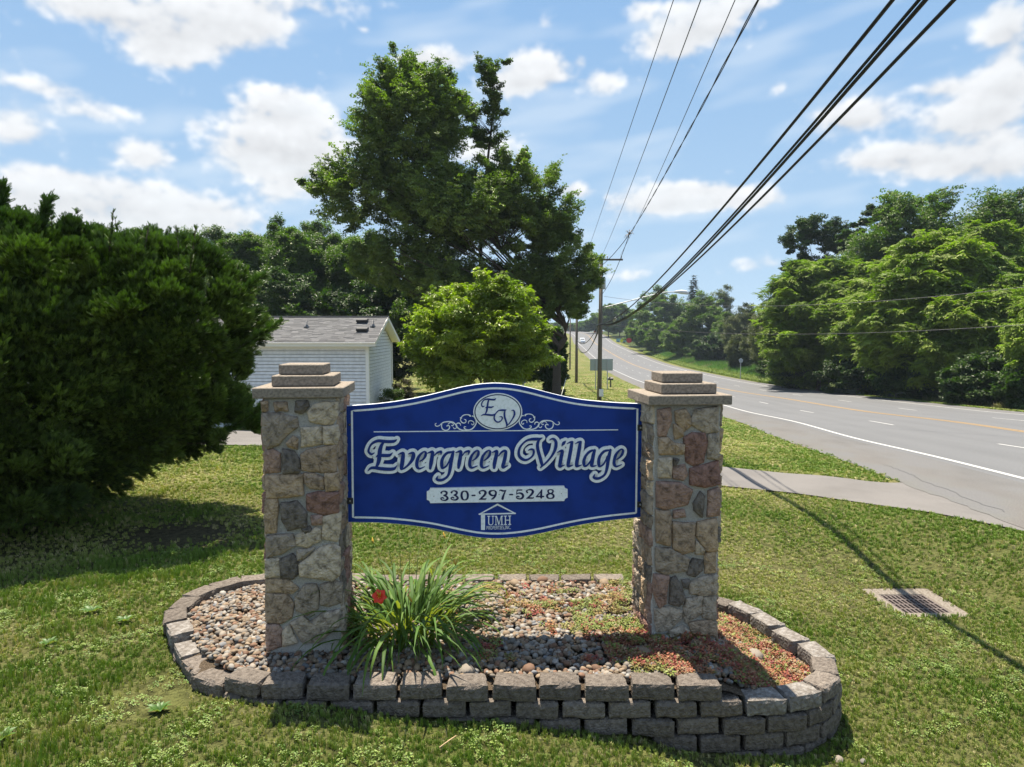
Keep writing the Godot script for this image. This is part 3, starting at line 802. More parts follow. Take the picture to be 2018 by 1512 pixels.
func build_sky() -> Image:
	var w := 2560
	var h := 1280
	var im := Image.create(w, h, false, Image.FORMAT_RGBF)
	var n := FastNoiseLite.new()
	n.noise_type = FastNoiseLite.TYPE_SIMPLEX_SMOOTH
	n.frequency = 1.0
	n.fractal_octaves = 6
	n.fractal_gain = 0.6
	n.seed = 8
	var n2 := FastNoiseLite.new()
	n2.frequency = 1.0
	n2.fractal_octaves = 3
	n2.seed = 21
	var blobs := []
	for c in CLOUDS:
		blobs.append(c)
	var r := RandomNumberGenerator.new()
	r.seed = 77
	for k in 190:   # the same kind of sky all round
		var az := r.randf_range(-180, 180)
		var el := rad_to_deg(asin(r.randf_range(0.03, 0.97)))
		if abs(az) < 42 and el < 36:
			continue
		var s := r.randf_range(2.0, 6.0)
		blobs.append([az, el, s / max(0.25, cos(deg_to_rad(el))), s * r.randf_range(0.3, 0.5), r.randf_range(0.7, 1.1)])
	# sort blobs into 10-degree columns for speed
	var columns := []
	for k in 72:
		columns.append([])
	for b in blobs:
		var reach: float = b[2] * 1.9
		for k in 72:
			var mid := -180.0 + k * 5.0 + 2.5
			var da: float = abs(wrapf(mid - b[0], -180.0, 180.0))
			if da < reach + 3.0:
				columns[k].append(b)
	var sun_dir := Vector3(-sin(deg_to_rad(SUN_SIDE)) * cos(deg_to_rad(SUN_HIGH)), sin(deg_to_rad(SUN_HIGH)), -cos(deg_to_rad(SUN_SIDE)) * cos(deg_to_rad(SUN_HIGH)))
	var top := Color(0.053, 0.12, 0.29)
	var mid_c := Color(0.102, 0.190, 0.322)
	var low := Color(0.25, 0.33, 0.395)
	var below := Color(0.14, 0.155, 0.12)
	im.fill(below)
	var rows := int(h * 0.505)
	for j in rows:
		var el := 90.0 - (j + 0.5) / h * 180.0
		var ce := cos(deg_to_rad(el))
		var y := sin(deg_to_rad(el))
		var base: Color
		var t: float = clampf(el / 28.0, 0.0, 1.0)
		base = low.lerp(mid_c, pow(t, 0.62))
		if el > 28.0:
			base = mid_c.lerp(top, clampf((el - 28.0) / 62.0, 0.0, 1.0))
		for i in w:
			var az := wrapf((i + 0.5) / w * 360.0, -180.0, 180.0)   # column 0 looks along -z
			var a := deg_to_rad(az)
			var dir := Vector3(sin(a) * ce, y, -cos(a) * ce)
			var dens := 0.0
			var shade := 0.0
			for b in columns[int((az + 180.0) / 5.0)]:
				var dx: float = wrapf(az - b[0], -180.0, 180.0) / b[2]
				if abs(dx) > 1.9:
					continue
				var dy: float = (el - b[1]) / b[3]
				if abs(dy) > 1.9:
					continue
				if dy < 0.0:
					dy *= 1.15
				var e: float = b[4] * exp(-pow(dx * dx + dy * dy, 1.15) * 0.95)
				dens = 1.0 - (1.0 - dens) * (1.0 - min(e, 0.99))
				shade = max(shade, e * clampf(-dy * 0.8, 0.0, 1.0))
			var col := base
			# a thin veil that brightens towards the left of the view, as towards the sun
			var veil := 0.5 + 0.5 * sin(a * 1.0 - 2.2)
			if dens > 0.02:
				var q := dir * 15.0 + Vector3(0, y * 12.0, 0)
				var f := n.get_noise_3dv(q)
				var g := n2.get_noise_3dv(dir * 48.0 + Vector3(0, y * 12.0, 0))
				var m := dens * 1.08 + f * 0.62 + g * 0.24 - 0.02
				var cover := smoothstep(0.20, 0.86, m)
				var body := clampf(0.95 + 0.25 * f - shade * 0.30 + g * 0.10 - 0.10 * smoothstep(0.8, 1.4, m), 0.58, 1.08)
				var cc := Color(0.395, 0.402, 0.412) * body
				col = base.lerp(cc, cover * 0.96)
			var wisp := n2.get_noise_3dv(Vector3(dir.x * 5.0 - y * 9.0, y * 16.0, dir.z * 5.0) )
			col = col.lerp(Color(0.365, 0.395, 0.42), clampf(wisp * 0.5 + 0.04, 0.0, 0.32) + veil * 0.05)
			var off := rad_to_deg(acos(clampf(dir.dot(sun_dir), -1.0, 1.0)))
			col += Color(0.35, 0.365, 0.38) * (0.50 * exp(-off / 16.0))
			im.set_pixel(i, j, col)
	return im


# ---------------------------------------------------------------- the sign
func to_poly(a: Array) -> PackedVector2Array:
	var p := PackedVector2Array()
	if a[0] is Array:
		for q in a:
			p.append(Vector2(q[0], q[1]) / 1000.0)
	else:
		for i in range(0, a.size(), 2):
			p.append(Vector2(a[i], a[i + 1]) / 1000.0)
	return p


func smooth2(a: Array, per := 5) -> PackedVector2Array:
	var p := PackedVector3Array()
	for q in a:
		p.append(Vector3(q[0], q[1], 0) / 1000.0)
	var out := PackedVector2Array()
	for v in spline(p, per):
		out.append(Vector2(v.x, v.y))
	return out


func text_mesh(s: String, font: String, box: Rect2, depth: float, z: float, bold := false) -> Array:   # mesh and the transform that fits it into the box
	var f := SystemFont.new()
	f.font_names = PackedStringArray([font])
	if bold:
		f.font_weight = 700
	var t := TextMesh.new()
	t.text = s
	t.font = f
	t.font_size = 64
	t.pixel_size = 0.01
	t.depth = 1.0
	t.curve_step = 1.0
	var am := ArrayMesh.new()
	am.add_surface_from_arrays(Mesh.PRIMITIVE_TRIANGLES, t.get_mesh_arrays())
	var bb := am.get_aabb()
	var sx := box.size.x / bb.size.x
	var sy := box.size.y / bb.size.y
	var c := bb.get_center()
	var xf := Transform3D(Basis().scaled(Vector3(sx, sy, depth)), Vector3(box.get_center().x - c.x * sx, box.get_center().y - c.y * sy, z))
	return [am, xf]


func build_sign() -> void:
	var o := thing("entrance_sign", "large blue sign board with wavy edges and white script lettering, between two stone pillars", "sign", SIGN_AT, deg_to_rad(SIGN_TURN))
	var blue := mat("sign_blue", lin(0.0075, 0.041, 0.265), 0.45, 0.3)
	triplanar(blue, noise_tex(0.008, 5, grey(0.84), grey(1.0), 512, 41, FastNoiseLite.TYPE_SIMPLEX_SMOOTH, grey(0.96)), 0.8, null)
	var ink := mat("letter_blue", lin(0.010, 0.034, 0.19), 0.45, 0.3)
	var navy := mat("number_blue", lin(0.012, 0.018, 0.075), 0.5, 0.3)
	var white := mat("sign_white", Color(1, 1, 1), 0.55, 0.3)
	triplanar(white, noise_tex(0.03, 5, lin(0.62, 0.67, 0.64), lin(0.83, 0.86, 0.87), 512, 42, FastNoiseLite.TYPE_SIMPLEX_SMOOTH, lin(0.80, 0.835, 0.85)), 2.0)
	var outline := smooth2(TOP_EDGE)
	var low := smooth2(BOTTOM_EDGE)
	low.reverse()
	outline.append_array(low)
	# keep the board clear of the right-hand pillar
	for i in outline.size():
		outline[i].x = clampf(outline[i].x, -1.222, 1.205)
	var st := begin()
	add_prism(st, outline, -0.045, -0.004)
	part("board_edge", finish(st), white, o)
	st = begin()
	var face := Geometry2D.offset_polygon(outline, -0.003)[0]
	add_prism(st, face, -0.03, 0.0)
	part("board", finish(st), blue, o)
	# raised white border line
	var inner := Geometry2D.offset_polygon(outline, -0.042)[0]
	var loop := PackedVector3Array()
	for p in inner:
		if loop.size() == 0 or Vector2(loop[loop.size() - 1].x, loop[loop.size() - 1].y).distance_to(p) > 0.006:
			loop.append(Vector3(p.x, p.y, 0.0155))
	loop.append(loop[0])
	st = begin()
	add_stroke(st, loop, 0.0, 0.0, 0.003)
	part("border_line", finish(st), white, o)
	st = begin()
	add_stroke(st, to_line([RULE[0][0], RULE[0][1], 7.5, RULE[1][0], RULE[1][1], 7.5]), 0.0, 0.0, 0.003)
	part("rule_line", finish(st), white, o)
	# scrollwork either side of the oval
	for flip in [0.0, OVAL[0]]:
		for s in SCROLL_STROKES:
			st = begin()
			add_stroke(st, spline(to_line(s, flip), 4), 0.0, 0.0, 0.0032 + 0.0002 * SCROLL_STROKES.find(s))
			part("scroll", finish(st), white, o)
	# oval medallion
	var ell := func(rx, ry, z0, z1):
		var p := PackedVector2Array()
		for k in 56:
			p.append(Vector2(OVAL[0] + cos(TAU * k / 56) * rx, OVAL[1] + sin(TAU * k / 56) * ry))
		var s2 := begin()
		add_prism(s2, p, z0, z1)
		return finish(s2)
	var oval := part("medallion", ell.call(OVAL[2], OVAL[3], 0.0, 0.012), white, o)
	part("medallion_ring", ell.call(OVAL[2] - 0.009, OVAL[3] - 0.009, 0.006, 0.0135), mat("ring_blue", lin(0.02, 0.035, 0.11), 0.5, 0.3), oval)
	part("medallion_face", ell.call(OVAL[2] - 0.018, OVAL[3] - 0.018, 0.006, 0.0150), white, oval)
	for key in MONOGRAM_STROKES:
		st = begin()
		var k := 0
		for s in MONOGRAM_STROKES[key]:
			add_stroke(st, spline(to_line(s), 5), 0.0006, 0.014, 0.0175 + 0.0004 * k + (0.0016 if key == "V" else 0.0))
			k += 1
		part("letter", finish(st), ink, oval)
	# the name, cut-out letters standing off the board
	var n := 0
	for key in NAME_STROKES:
		var back := begin()
		var front := begin()
		var k := 0
		for s in NAME_STROKES[key]:
			var line := spline(to_line(s), 6)
			add_stroke(back, line, 0.0245, 0.012, 0.034 + 0.0004 * k + 0.0012 * (n % 3))
			add_stroke(front, line, 0.0005, 0.030, 0.0395 + 0.0004 * k)
			k += 1
		var letter := part("letter", finish(back), white, o)
		part("letter_face", finish(front), ink, letter)
		n += 1
	# telephone plate
	var q := to_poly(PLAQUE)
	var r := 0.027
	var pl := PackedVector2Array()
	for c in 4:
		var corner: Vector2 = q[c]
		var nextv: Vector2 = (q[(c + 1) % 4] - corner).normalized()
		var prevv: Vector2 = (q[(c + 3) % 4] - corner).normalized()
		for k in 7:
			var a := PI / 2 * k / 6
			pl.append(corner + prevv * r * cos(a) + nextv * r * sin(a))
	st = begin()
	add_prism(st, pl, 0.001, 0.03)
	var plate := part("number_plate", finish(st), white, o)
	for e in PHONE_STROKES:
		st = begin()
		var k := 0
		for s in e[1]:
			add_stroke(st, spline(to_line(s), 5), 0.0, 0.028, 0.0325 + 0.0004 * k)
			k += 1
		part("digit" if e[0] != "dash" else "dash", finish(st), navy, plate)
	var rust := mat("rusty_screw", lin(0.10, 0.06, 0.04), 0.7, 0.5)
	for s in SCREWS:
		st = begin(true)
		add_tube(st, PackedVector3Array([Vector3(s[0] / 1000.0, s[1] / 1000.0, 0.025), Vector3(s[0] / 1000.0, s[1] / 1000.0, 0.0322)]), PackedFloat32Array([0.0035, 0.0035]), 8)
		part("screw", finish(st), rust, plate)
	for s in [[-1008, 1655], [-1012, 1588], [-616, 1545], [-400, 1552], [-105, 1553], [-58, 1556], [223, 1613], [895, 1556]]:
		st = begin(true)
		add_tube(st, PackedVector3Array([Vector3(s[0] / 1000.0, s[1] / 1000.0, 0.03), Vector3(s[0] / 1000.0, s[1] / 1000.0, 0.0385)]), PackedFloat32Array([0.0035, 0.0035]), 8)
		part("screw", finish(st), rust, o)
	# the company mark: a gable on one post
	var g := to_poly(LOGO)
	st = begin()
	var w := 0.0145
	add_stroke(st, PackedVector3Array([Vector3(g[1].x + 0.012, g[1].y + 0.004, 0.008), Vector3(g[0].x, g[0].y - 0.006, w)]), 0.0, 0.0, 0.0030)
	add_stroke(st, PackedVector3Array([Vector3(g[0].x, g[0].y - 0.006, w), Vector3(g[2].x - 0.012, g[2].y + 0.004, 0.008)]), 0.0, 0.0, 0.0034)
	add_stroke(st, PackedVector3Array([Vector3(g[1].x + 0.01, g[1].y + 0.004, 0.011), Vector3(g[2].x - 0.01, g[2].y + 0.004, 0.011)]), 0.0, 0.0, 0.0038)
	add_prism(st, PackedVector2Array([g[6], g[5], g[4], g[3]]), 0.0, 0.0042)
	var mark := part("gable_mark", finish(st), white, o)
	var lt := to_poly(LOGO_TEXT)
	var tm := text_mesh("UMH", "Droid Serif", Rect2(lt[0].x, lt[1].y, lt[1].x - lt[0].x, lt[0].y - lt[1].y), 0.004, 0.002)
	part("lettering", tm[0], white, mark, tm[1])
	tm = text_mesh("PROPERTIES,INC.", "Droid Sans", Rect2(lt[2].x, lt[3].y, lt[3].x - lt[2].x, lt[2].y - lt[3].y), 0.004, 0.002)
	part("lettering", tm[0], white, mark, tm[1])
	# black steel brackets to the pillars
	var steel := mat("black_steel", lin(0.018, 0.018, 0.02), 0.45, 0.5)
	var zinc := mat("zinc_bolt", lin(0.35, 0.34, 0.32), 0.4, 0.5)
	zinc.metallic = 0.6
	var bi := 0
	for b in BRACKETS:
		var p := Vector3(b[0] / 1000.0, b[1] / 1000.0, 0)
		var s := -1.0 if p.x < 0 else 1.0
		var size := 0.05 if bi < 3 else 0.018
		st = begin()
		add_box(st, Vector3(p.x, p.y, 0.005), Vector3(size, size, 0.012), Basis(), 0.002)
		if bi < 3:
			add_box(st, Vector3(p.x + s * 0.035, p.y, -0.012), Vector3(0.06, size * 0.9, 0.008), Basis(), 0.002)
		var br := part("bracket", finish(st), steel, o)
		st = begin(true)
		add_tube(st, PackedVector3Array([Vector3(p.x, p.y, 0.01), Vector3(p.x, p.y, 0.02)]), PackedFloat32Array([0.009, 0.008]) if bi < 3 else PackedFloat32Array([0.004, 0.003]), 6)
		part("bolt", finish(st), zinc, br)
		bi += 1


# ---------------------------------------------------------------- stone pillars
func stone_mats() -> Dictionary:
	var d := {}
	var grain := noise_tex(0.012, 6, grey(0.55), grey(1.0), 512, 51, FastNoiseLite.TYPE_SIMPLEX_SMOOTH, grey(0.9))
	var bump := noise_tex(0.03, 5, grey(0.0), grey(1.0), 512, 52)
	for e in [["tan", 0.46, 0.34, 0.225], ["cream", 0.57, 0.47, 0.345], ["brown", 0.38, 0.285, 0.20], ["greybrown", 0.34, 0.28, 0.215], ["dark", 0.195, 0.168, 0.142], ["pink", 0.39, 0.265, 0.205], ["red", 0.29, 0.17, 0.135], ["redbrown", 0.34, 0.225, 0.175], ["grey", 0.43, 0.36, 0.28]]:
		var m := mat("stone_" + e[0], lin(e[1] * 1.12, e[2] * 1.12, e[3] * 1.12), 0.9, 0.25)
		triplanar(m, grain, 2.3, bump, 1.6)
		m.uv1_offset = Vector3(d.size() * 0.37, d.size() * 0.53, d.size() * 0.21)
		d[e[0]] = m
	return d


func stone_mesh(poly: PackedVector2Array, depth: float, seed_: int) -> ArrayMesh:   # a rubble stone that bulges from the wall face, x and y in the face, z outwards
	var r := RandomNumberGenerator.new()
	r.seed = seed_
	var area := 0.0
	for i in poly.size():
		area += poly[i].cross(poly[(i + 1) % poly.size()])
	if area < 0:
		poly.reverse()
	var grown := Geometry2D.offset_polygon(poly, 0.0095)
	if grown.size() == 1:
		poly = grown[0]
	# round the corners a little and roughen the outline
	var ring := PackedVector2Array()
	var n := poly.size()
	for i in n:
		var a := poly[(i - 1 + n) % n]
		var b := poly[i]
		var c := poly[(i + 1) % n]
		var ra: float = min(0.30, 0.030 / max(0.001, b.distance_to(a)))
		var rc: float = min(0.30, 0.030 / max(0.001, b.distance_to(c)))
		ring.append(b.lerp(a, ra))
		ring.append(b * 0.7 + (b.lerp(a, ra) + b.lerp(c, rc)) * 0.15)
		ring.append(b.lerp(c, rc))
		if b.distance_to(c) > 0.09:
			ring.append(b.lerp(c, 0.5) + Vector2(r.randf_range(-0.005, 0.005), r.randf_range(-0.005, 0.005)))
	var ctr := Vector2.ZERO
	for p in ring:
		ctr += p / ring.size()
	var tilt := Vector2(r.randf_range(-0.09, 0.09), r.randf_range(-0.09, 0.09))
	var levels := [[1.0, -0.012], [1.0, depth * 0.30], [0.93, depth * 0.68], [0.75, depth * 0.92], [0.45, depth * 1.02]]
	var rows := []
	for l in levels:
		var row := []
		for p in ring:
			var d: Vector2 = p - ctr
			var len := d.length()
			var shrink: float = max(0.0, 1.0 - (1.0 - l[0]) * 0.09 / max(len, 0.03)) if l[0] > 0.6 else l[0]
			var q := ctr + d * shrink
			var z: float = l[1] + (q - ctr).dot(tilt) * (1.0 if l[1] > 0 else 0.0)
			if l[1] > 0.0:
				z += r.randf_range(-0.006, 0.006)
			row.append(Vector3(q.x, q.y, z))
		rows.append(row)
	var st := begin(true)
	var m := ring.size()
	for j in rows.size() - 1:
		for i in m:
			var i2 := (i + 1) % m
			quad(st, rows[j][i], rows[j][i2], rows[j + 1][i2], rows[j + 1][i])
	var top := Vector3(ctr.x, ctr.y, depth * 1.05)
	for i in m:
		tri(st, rows[-1][i], rows[-1][(i + 1) % m], top)
	return finish(st)


func rubble(w: float, y0: float, y1: float, seed_: int) -> Array:   # irregular stones filling a face of width w (x from 0 to w)
	var r := RandomNumberGenerator.new()
	r.seed = seed_
	var out := []
	var y := y0
	while y < y1 - 0.05:
		var h: float = min(r.randf_range(0.11, 0.21), y1 - y)
		if y1 - y - h < 0.06:
			h = y1 - y
		var x := 0.0
		while x < w - 0.01:
			var sw: float = min(r.randf_range(0.11, 0.28), w - x)
			if w - x - sw < 0.07:
				sw = w - x
			var g := 0.013
			var j := func(): return r.randf_range(-0.016, 0.016)
			var p := PackedVector2Array([Vector2(x + g + max(0.0, j.call()), y + g + j.call() * 0.5), Vector2(x + sw / 2 + j.call(), y + g + j.call() * 0.5), Vector2(x + sw - g - max(0.0, j.call()), y + g + j.call() * 0.5), Vector2(x + sw - g + min(0.0, j.call()), y + h / 2), Vector2(x + sw - g - max(0.0, j.call()), y + h - g + j.call() * 0.5), Vector2(x + sw / 2 + j.call(), y + h - g + j.call() * 0.5), Vector2(x + g + max(0.0, j.call()), y + h - g + j.call() * 0.5), Vector2(x + g - min(0.0, j.call()), y + h / 2)])
			out.append([["tan", "brown", "greybrown", "red", "pink", "dark", "grey", "cream", "redbrown"][r.randi() % 9], p])
			x += sw
		y += h
	return out


func slab(size: Vector3, seed_: int) -> ArrayMesh:   # a cast slab with slightly uneven, eased edges
	var st := begin()
	add_box(st, Vector3.ZERO, size, Basis(), 0.006)
	return finish(st)


func build_pillar(left: bool, smats: Dictionary) -> void:
	var u0 := -1.795 if left else 1.225
	var u1 := -1.250 if left else 1.775
	var base := 0.0
	var top := 2.094 if left else 2.012
	var half := (u1 - u0) / 2.0
	var mid := (u0 + u1) / 2.0
	var zf := 0.285 if left else 0.27
	var zb := -zf
	var turn := deg_to_rad(SIGN_TURN)
	var at := SIGN_AT + Basis(Vector3.UP, turn) * Vector3(mid, 0, 0)
	var o := thing("stone_pillar", "rubble stone pillar with stepped cap, left of the blue sign and behind the daylily" if left else "rubble stone pillar with stepped cap, right of the blue sign and nearer the road", "pillar", at, turn, "stone pillars that hold the sign")
	var mortar := mat("mortar", Color(1, 1, 1), 0.95, 0.2)
	triplanar(mortar, noise_tex(0.04, 5, lin(0.36, 0.345, 0.315), lin(0.60, 0.575, 0.53), 512, 55), 3.0, noise_tex(0.08, 4, grey(0), grey(1), 512, 56), 1.2)
	var st := begin()
	var y0 := -0.25
	add_box(st, Vector3(0, (top + y0) / 2, 0), Vector3(half * 2, top - y0, zf * 2), Basis(), 0.012)
	var core := part("mortar_core", finish(st), mortar, o)
	var k := 0
	for s in (LEFT_STONES if left else RIGHT_STONES):
		var poly := to_poly(s[1])
		for i in poly.size():
			poly[i].x = clampf(poly[i].x - mid, -half - 0.012, half + 0.012)
			if not left:
				poly[i].x = clampf(lerpf(-half, half, (poly[i].x + mid - 1.193) / (1.795 - 1.193)), -half - 0.012, half + 0.012)
			poly[i].y = min(poly[i].y, top - 0.004)
		k += 1
		part("stone", stone_mesh(poly, rng.randf_range(0.026, 0.044), k * 7 + (3 if left else 501)), smats[s[0]], o, Transform3D(Basis(), Vector3(0, 0, zf)))
	var sides := [[Basis(Vector3.UP, PI / 2), half, zf, 11], [Basis(Vector3.UP, -PI / 2), half, zf, 12], [Basis(Vector3.UP, PI), zf, half, 13]]
	for s in sides:
		for e in rubble(s[2] * 2, 0.05, top, s[3] + (0 if left else 40)):
			k += 1
			var p: PackedVector2Array = e[1]
			for i in p.size():
				p[i].x -= s[2]
			part("stone", stone_mesh(p, rng.randf_range(0.018, 0.032), k * 7 + (3 if left else 501)), smats[e[0]], o, Transform3D(s[0], s[0] * Vector3(0, 0, s[1])))
	var cast := mat("cast_slab", Color(1, 1, 1), 0.92, 0.25)
	triplanar(cast, noise_tex(0.02, 6, lin(0.135, 0.115, 0.093), lin(0.32, 0.278, 0.232), 1024, 57, FastNoiseLite.TYPE_SIMPLEX_SMOOTH, lin(0.25, 0.213, 0.173)), 1.6, noise_tex(0.15, 4, grey(0), grey(1), 512, 58), 0.5)
	var cap := 0.67 if left else 0.675
	var y := top
	var j := 0
	for e in [[cap, 0.082, 0.0], [0.46, 0.085, 0.012], [0.335, 0.081, -0.008]]:
		part("cap_slab", slab(Vector3(e[0], e[1] - 0.004, e[0]), j), cast, o, Transform3D(Basis(Vector3.UP, e[2] * 2.0), Vector3(e[2] + (-0.004 if left else 0.002), y + e[1] / 2, e[2])))
		st = begin()
		y += e[1]
		j += 1


# ---------------------------------------------------------------- the low retaining wall
func block_mesh(len: float, h: float, deep: float, seed_: int) -> ArrayMesh:   # a tumbled concrete block: x along the wall, z outwards (front at 0), base at y = 0
	var r := RandomNumberGenerator.new()
	r.seed = seed_
	var nx := 6
	var ny := 3
	var nz := 4
	var st := begin()
	var taper := 0.86
	var bev := 0.014
	var nn := FastNoiseLite.new()
	nn.seed = seed_
	nn.frequency = 9.0
	nn.fractal_octaves = 3
	var f := func(u, v, w) -> Vector3:   # each -1..1
		var p := Vector3(u, v, w)
		var ed := 0
		for q in [u, v, w]:
			if abs(q) > 0.99:
				ed += 1
		var half := len / 2.0 * lerpf(taper, 1.0, (w + 1) / 2)
		var x: float = u * half
		var y: float = h / 2 + v * h / 2
		var z: float = (w - 1) * deep / 2
		var c := Vector3(x, y, z)
		# chamfered, chipped edges
		var mid := Vector3(0, h / 2, -deep / 2)
		if ed >= 2:
			var pull: float = bev * (0.7 + 0.9 * abs(nn.get_noise_3d(x * 1.3, y * 1.3, z * 1.3)) * 2.0) * (1.0 if w > 0 else 0.6)
			var inx: float = -sign(u) if abs(u) > 0.99 else 0.0
			var iny: float = -sign(v) if abs(v) > 0.99 else 0.0
			var inz: float = -sign(w) if abs(w) > 0.99 else 0.0
			c += Vector3(inx, iny, inz) * pull * 0.62
		var rough := 0.010 if w > 0.5 else 0.004
		c += Vector3(nn.get_noise_3d(x + 7, y, z) * 0.4, nn.get_noise_3d(x, y + 7, z) * 0.55, nn.get_noise_3d(x, y, z + 7)) * rough
		return c
	var U := func(i, n):
		var t: float = 2.0 * i / n - 1.0
		return sign(t) * pow(abs(t), 0.6)
	for s in [-1.0, 1.0]:
		for i in nx:
			for j in ny:
				var q := [f.call(U.call(i, nx), U.call(j, ny), s), f.call(U.call(i + 1, nx), U.call(j, ny), s), f.call(U.call(i + 1, nx), U.call(j + 1, ny), s), f.call(U.call(i, nx), U.call(j + 1, ny), s)]
				if s < 0:
					q.reverse()
				quad(st, q[0], q[1], q[2], q[3])
			for j in nz:
				var q := [f.call(U.call(i, nx), s, U.call(j, nz)), f.call(U.call(i, nx), s, U.call(j + 1, nz)), f.call(U.call(i + 1, nx), s, U.call(j + 1, nz)), f.call(U.call(i + 1, nx), s, U.call(j, nz))]
				if s < 0:
					q.reverse()
				quad(st, q[0], q[1], q[2], q[3])
		for i in nz:
			for j in ny:
				var q := [f.call(s, U.call(j, ny), U.call(i, nz)), f.call(s, U.call(j + 1, ny), U.call(i, nz)), f.call(s, U.call(j + 1, ny), U.call(i + 1, nz)), f.call(s, U.call(j, ny), U.call(i + 1, nz))]
				if s < 0:
					q.reverse()
				quad(st, q[0], q[1], q[2], q[3])
	return finish(st)


func build_wall() -> void:
	var o := thing("retaining_wall", "low grey block retaining wall ringing the pebble bed under the sign", "wall")
	var bump := noise_tex(0.05, 5, grey(0), grey(1), 512, 62)
	var bm := []
	for k in 5:
		var v: float = [1.0, 0.86, 1.1, 0.93, 1.22][k]
		var m := mat("wall_block_%d" % k, lin(v, v, v), 0.92, 0.25)
		triplanar(m, noise_tex(0.022, 6, lin(0.075, 0.063, 0.053), lin(0.21, 0.182, 0.155), 512, 60 + k, FastNoiseLite.TYPE_SIMPLEX_SMOOTH, lin(0.145, 0.124, 0.105)), 1.7, bump, 1.4)
		m.uv1_offset = Vector3(k * 0.3, k * 0.7, k * 0.1)
		bm.append(m)
	var pale := mat("wall_block_bleached", lin(1, 1, 1), 0.92, 0.25)
	triplanar(pale, noise_tex(0.02, 6, lin(0.11, 0.095, 0.08), lin(0.32, 0.305, 0.285), 512, 68, FastNoiseLite.TYPE_SIMPLEX_SMOOTH, lin(0.18, 0.163, 0.146)), 1.3, bump, 1.4)
	bm.append(pale)
	var meshes := []
	for k in 7:
		meshes.append(block_mesh(0.315, 0.126, 0.19, 100 + k))
	var path := PackedVector2Array()
	for p in RING:
		path.append(Vector2(p[0], -p[1]))
	var total := 0.0
	var run := [0.0]
	for i in path.size():
		total += path[i].distance_to(path[(i + 1) % path.size()])
		run.append(total)
	var at_run := func(s: float) -> Vector2:
		s = fposmod(s, total)
		var i := 0
		while run[i + 1] < s:
			i += 1
		return path[i].lerp(path[(i + 1) % path.size()], (s - run[i]) / (run[i + 1] - run[i]))
	for course in 6:
		var top := 0.12 - 0.131 * course
		var step := 0.326
		var n := int(round(total / step))
		step = total / n
		for k in n:
			var s := (k + (0.5 if course % 2 == 1 else 0.0)) * step + step / 2.0 - 0.02
			var a: Vector2 = at_run.call(s - step / 2)
			var b: Vector2 = at_run.call(s + step / 2)
			var c: Vector2 = at_run.call(s)
			c = (c + (a + b) / 2.0) / 2.0
			var raised := course > 0 or c.x < 1.5 and c.x > -9.0 and not (c.x > 1.1 and c.y < -6.5)
			if course == 0 and not raised:
				continue
			var g := lawn(c.x, -c.y)
			if g > top + 0.05 and course > 1:
				continue
			if course > 1 and g > top - 0.01:
				continue
			var t := (b - a).normalized()
			var basis := Basis(Vector3(t.x, 0, t.y), Vector3.UP, Vector3(-t.y, 0, t.x))   # x along, z outwards
			basis = basis.rotated(Vector3.UP, rng.randf_range(-0.06, 0.06))
			basis = basis * Basis(Vector3(rng.randf_range(-0.02, 0.02), 0, rng.randf_range(-0.02, 0.02)).normalized(), rng.randf_range(-0.045, 0.045))
			var out_ := Vector3(-t.y, 0, t.x)
			var shift := rng.randf_range(-0.018, 0.018) - 0.010 * (0 if course == 0 else 1)
			var sink := 0.0
			if course == 0 and c.x < -2.2 and c.y > -5.55:
				sink = -0.05 + rng.randf_range(-0.02, 0.0)
			var sc := a.distance_to(b) / 0.326 * rng.randf_range(0.95, 1.01)
			var worn: bool = c.x > 1.55 and course == 1 and rng.randf() < 0.7 or course == 0 and c.distance_to(Vector2(-2.8, -5.62)) < 0.25
			part("block", meshes[rng.randi() % 7], bm[5] if worn else bm[rng.randi() % 5], o, Transform3D(basis.scaled_local(Vector3(sc, 1, 1)), Vector3(c.x, top - 0.126 + sink, c.y) + out_ * shift))


# ---------------------------------------------------------------- pebbles and the plants of the bed
func bed_height(x: float, d: float) -> float:
	var y := 0.07 - 0.27 * smoothstep(1.45, 2.2, x)
	var edge := 0.0
	if x < -2.2:
		y -= 0.05 * smoothstep(-2.2, -2.9, x)
	y += 0.02 * fine_noise.get_noise_2d(x * 2.0, d * 2.0)
	# heaped slightly along the middle
	y += 0.03 * (1.0 - pow(clampf(abs(d - 6.0) / 1.15, 0.0, 1.0), 2.0))
	return y + edge


func blob_mesh(seed_: int, rough := 0.16) -> ArrayMesh:   # a rounded, slightly irregular pebble of radius 1
	var s := SphereMesh.new()
	s.radial_segments = 9
	s.rings = 5
	s.radius = 1.0
	s.height = 2.0
	var a := s.get_mesh_arrays()
	var v: PackedVector3Array = a[Mesh.ARRAY_VERTEX]
	var n := FastNoiseLite.new()
	n.seed = seed_
	n.frequency = 0.7
	for i in v.size():
		v[i] *= 1.0 + rough * 2.0 * n.get_noise_3dv(v[i])
	a[Mesh.ARRAY_VERTEX] = v
	var m := ArrayMesh.new()
	m.add_surface_from_arrays(Mesh.PRIMITIVE_TRIANGLES, a)
	return m


func pebble_color(r: RandomNumberGenerator) -> Color:
	var k := r.randf()
	var c: Color
	if k < 0.30: c = Color(0.38, 0.28, 0.185)
	elif k < 0.48: c = Color(0.43, 0.37, 0.30)
	elif k < 0.62: c = Color(0.30, 0.28, 0.25)
	elif k < 0.72: c = Color(0.52, 0.485, 0.43)
	elif k < 0.84: c = Color(0.31, 0.18, 0.115)
	elif k < 0.93: c = Color(0.23, 0.16, 0.11)
	else: c = Color(0.27, 0.275, 0.285)
	return c * r.randf_range(0.5, 0.8)


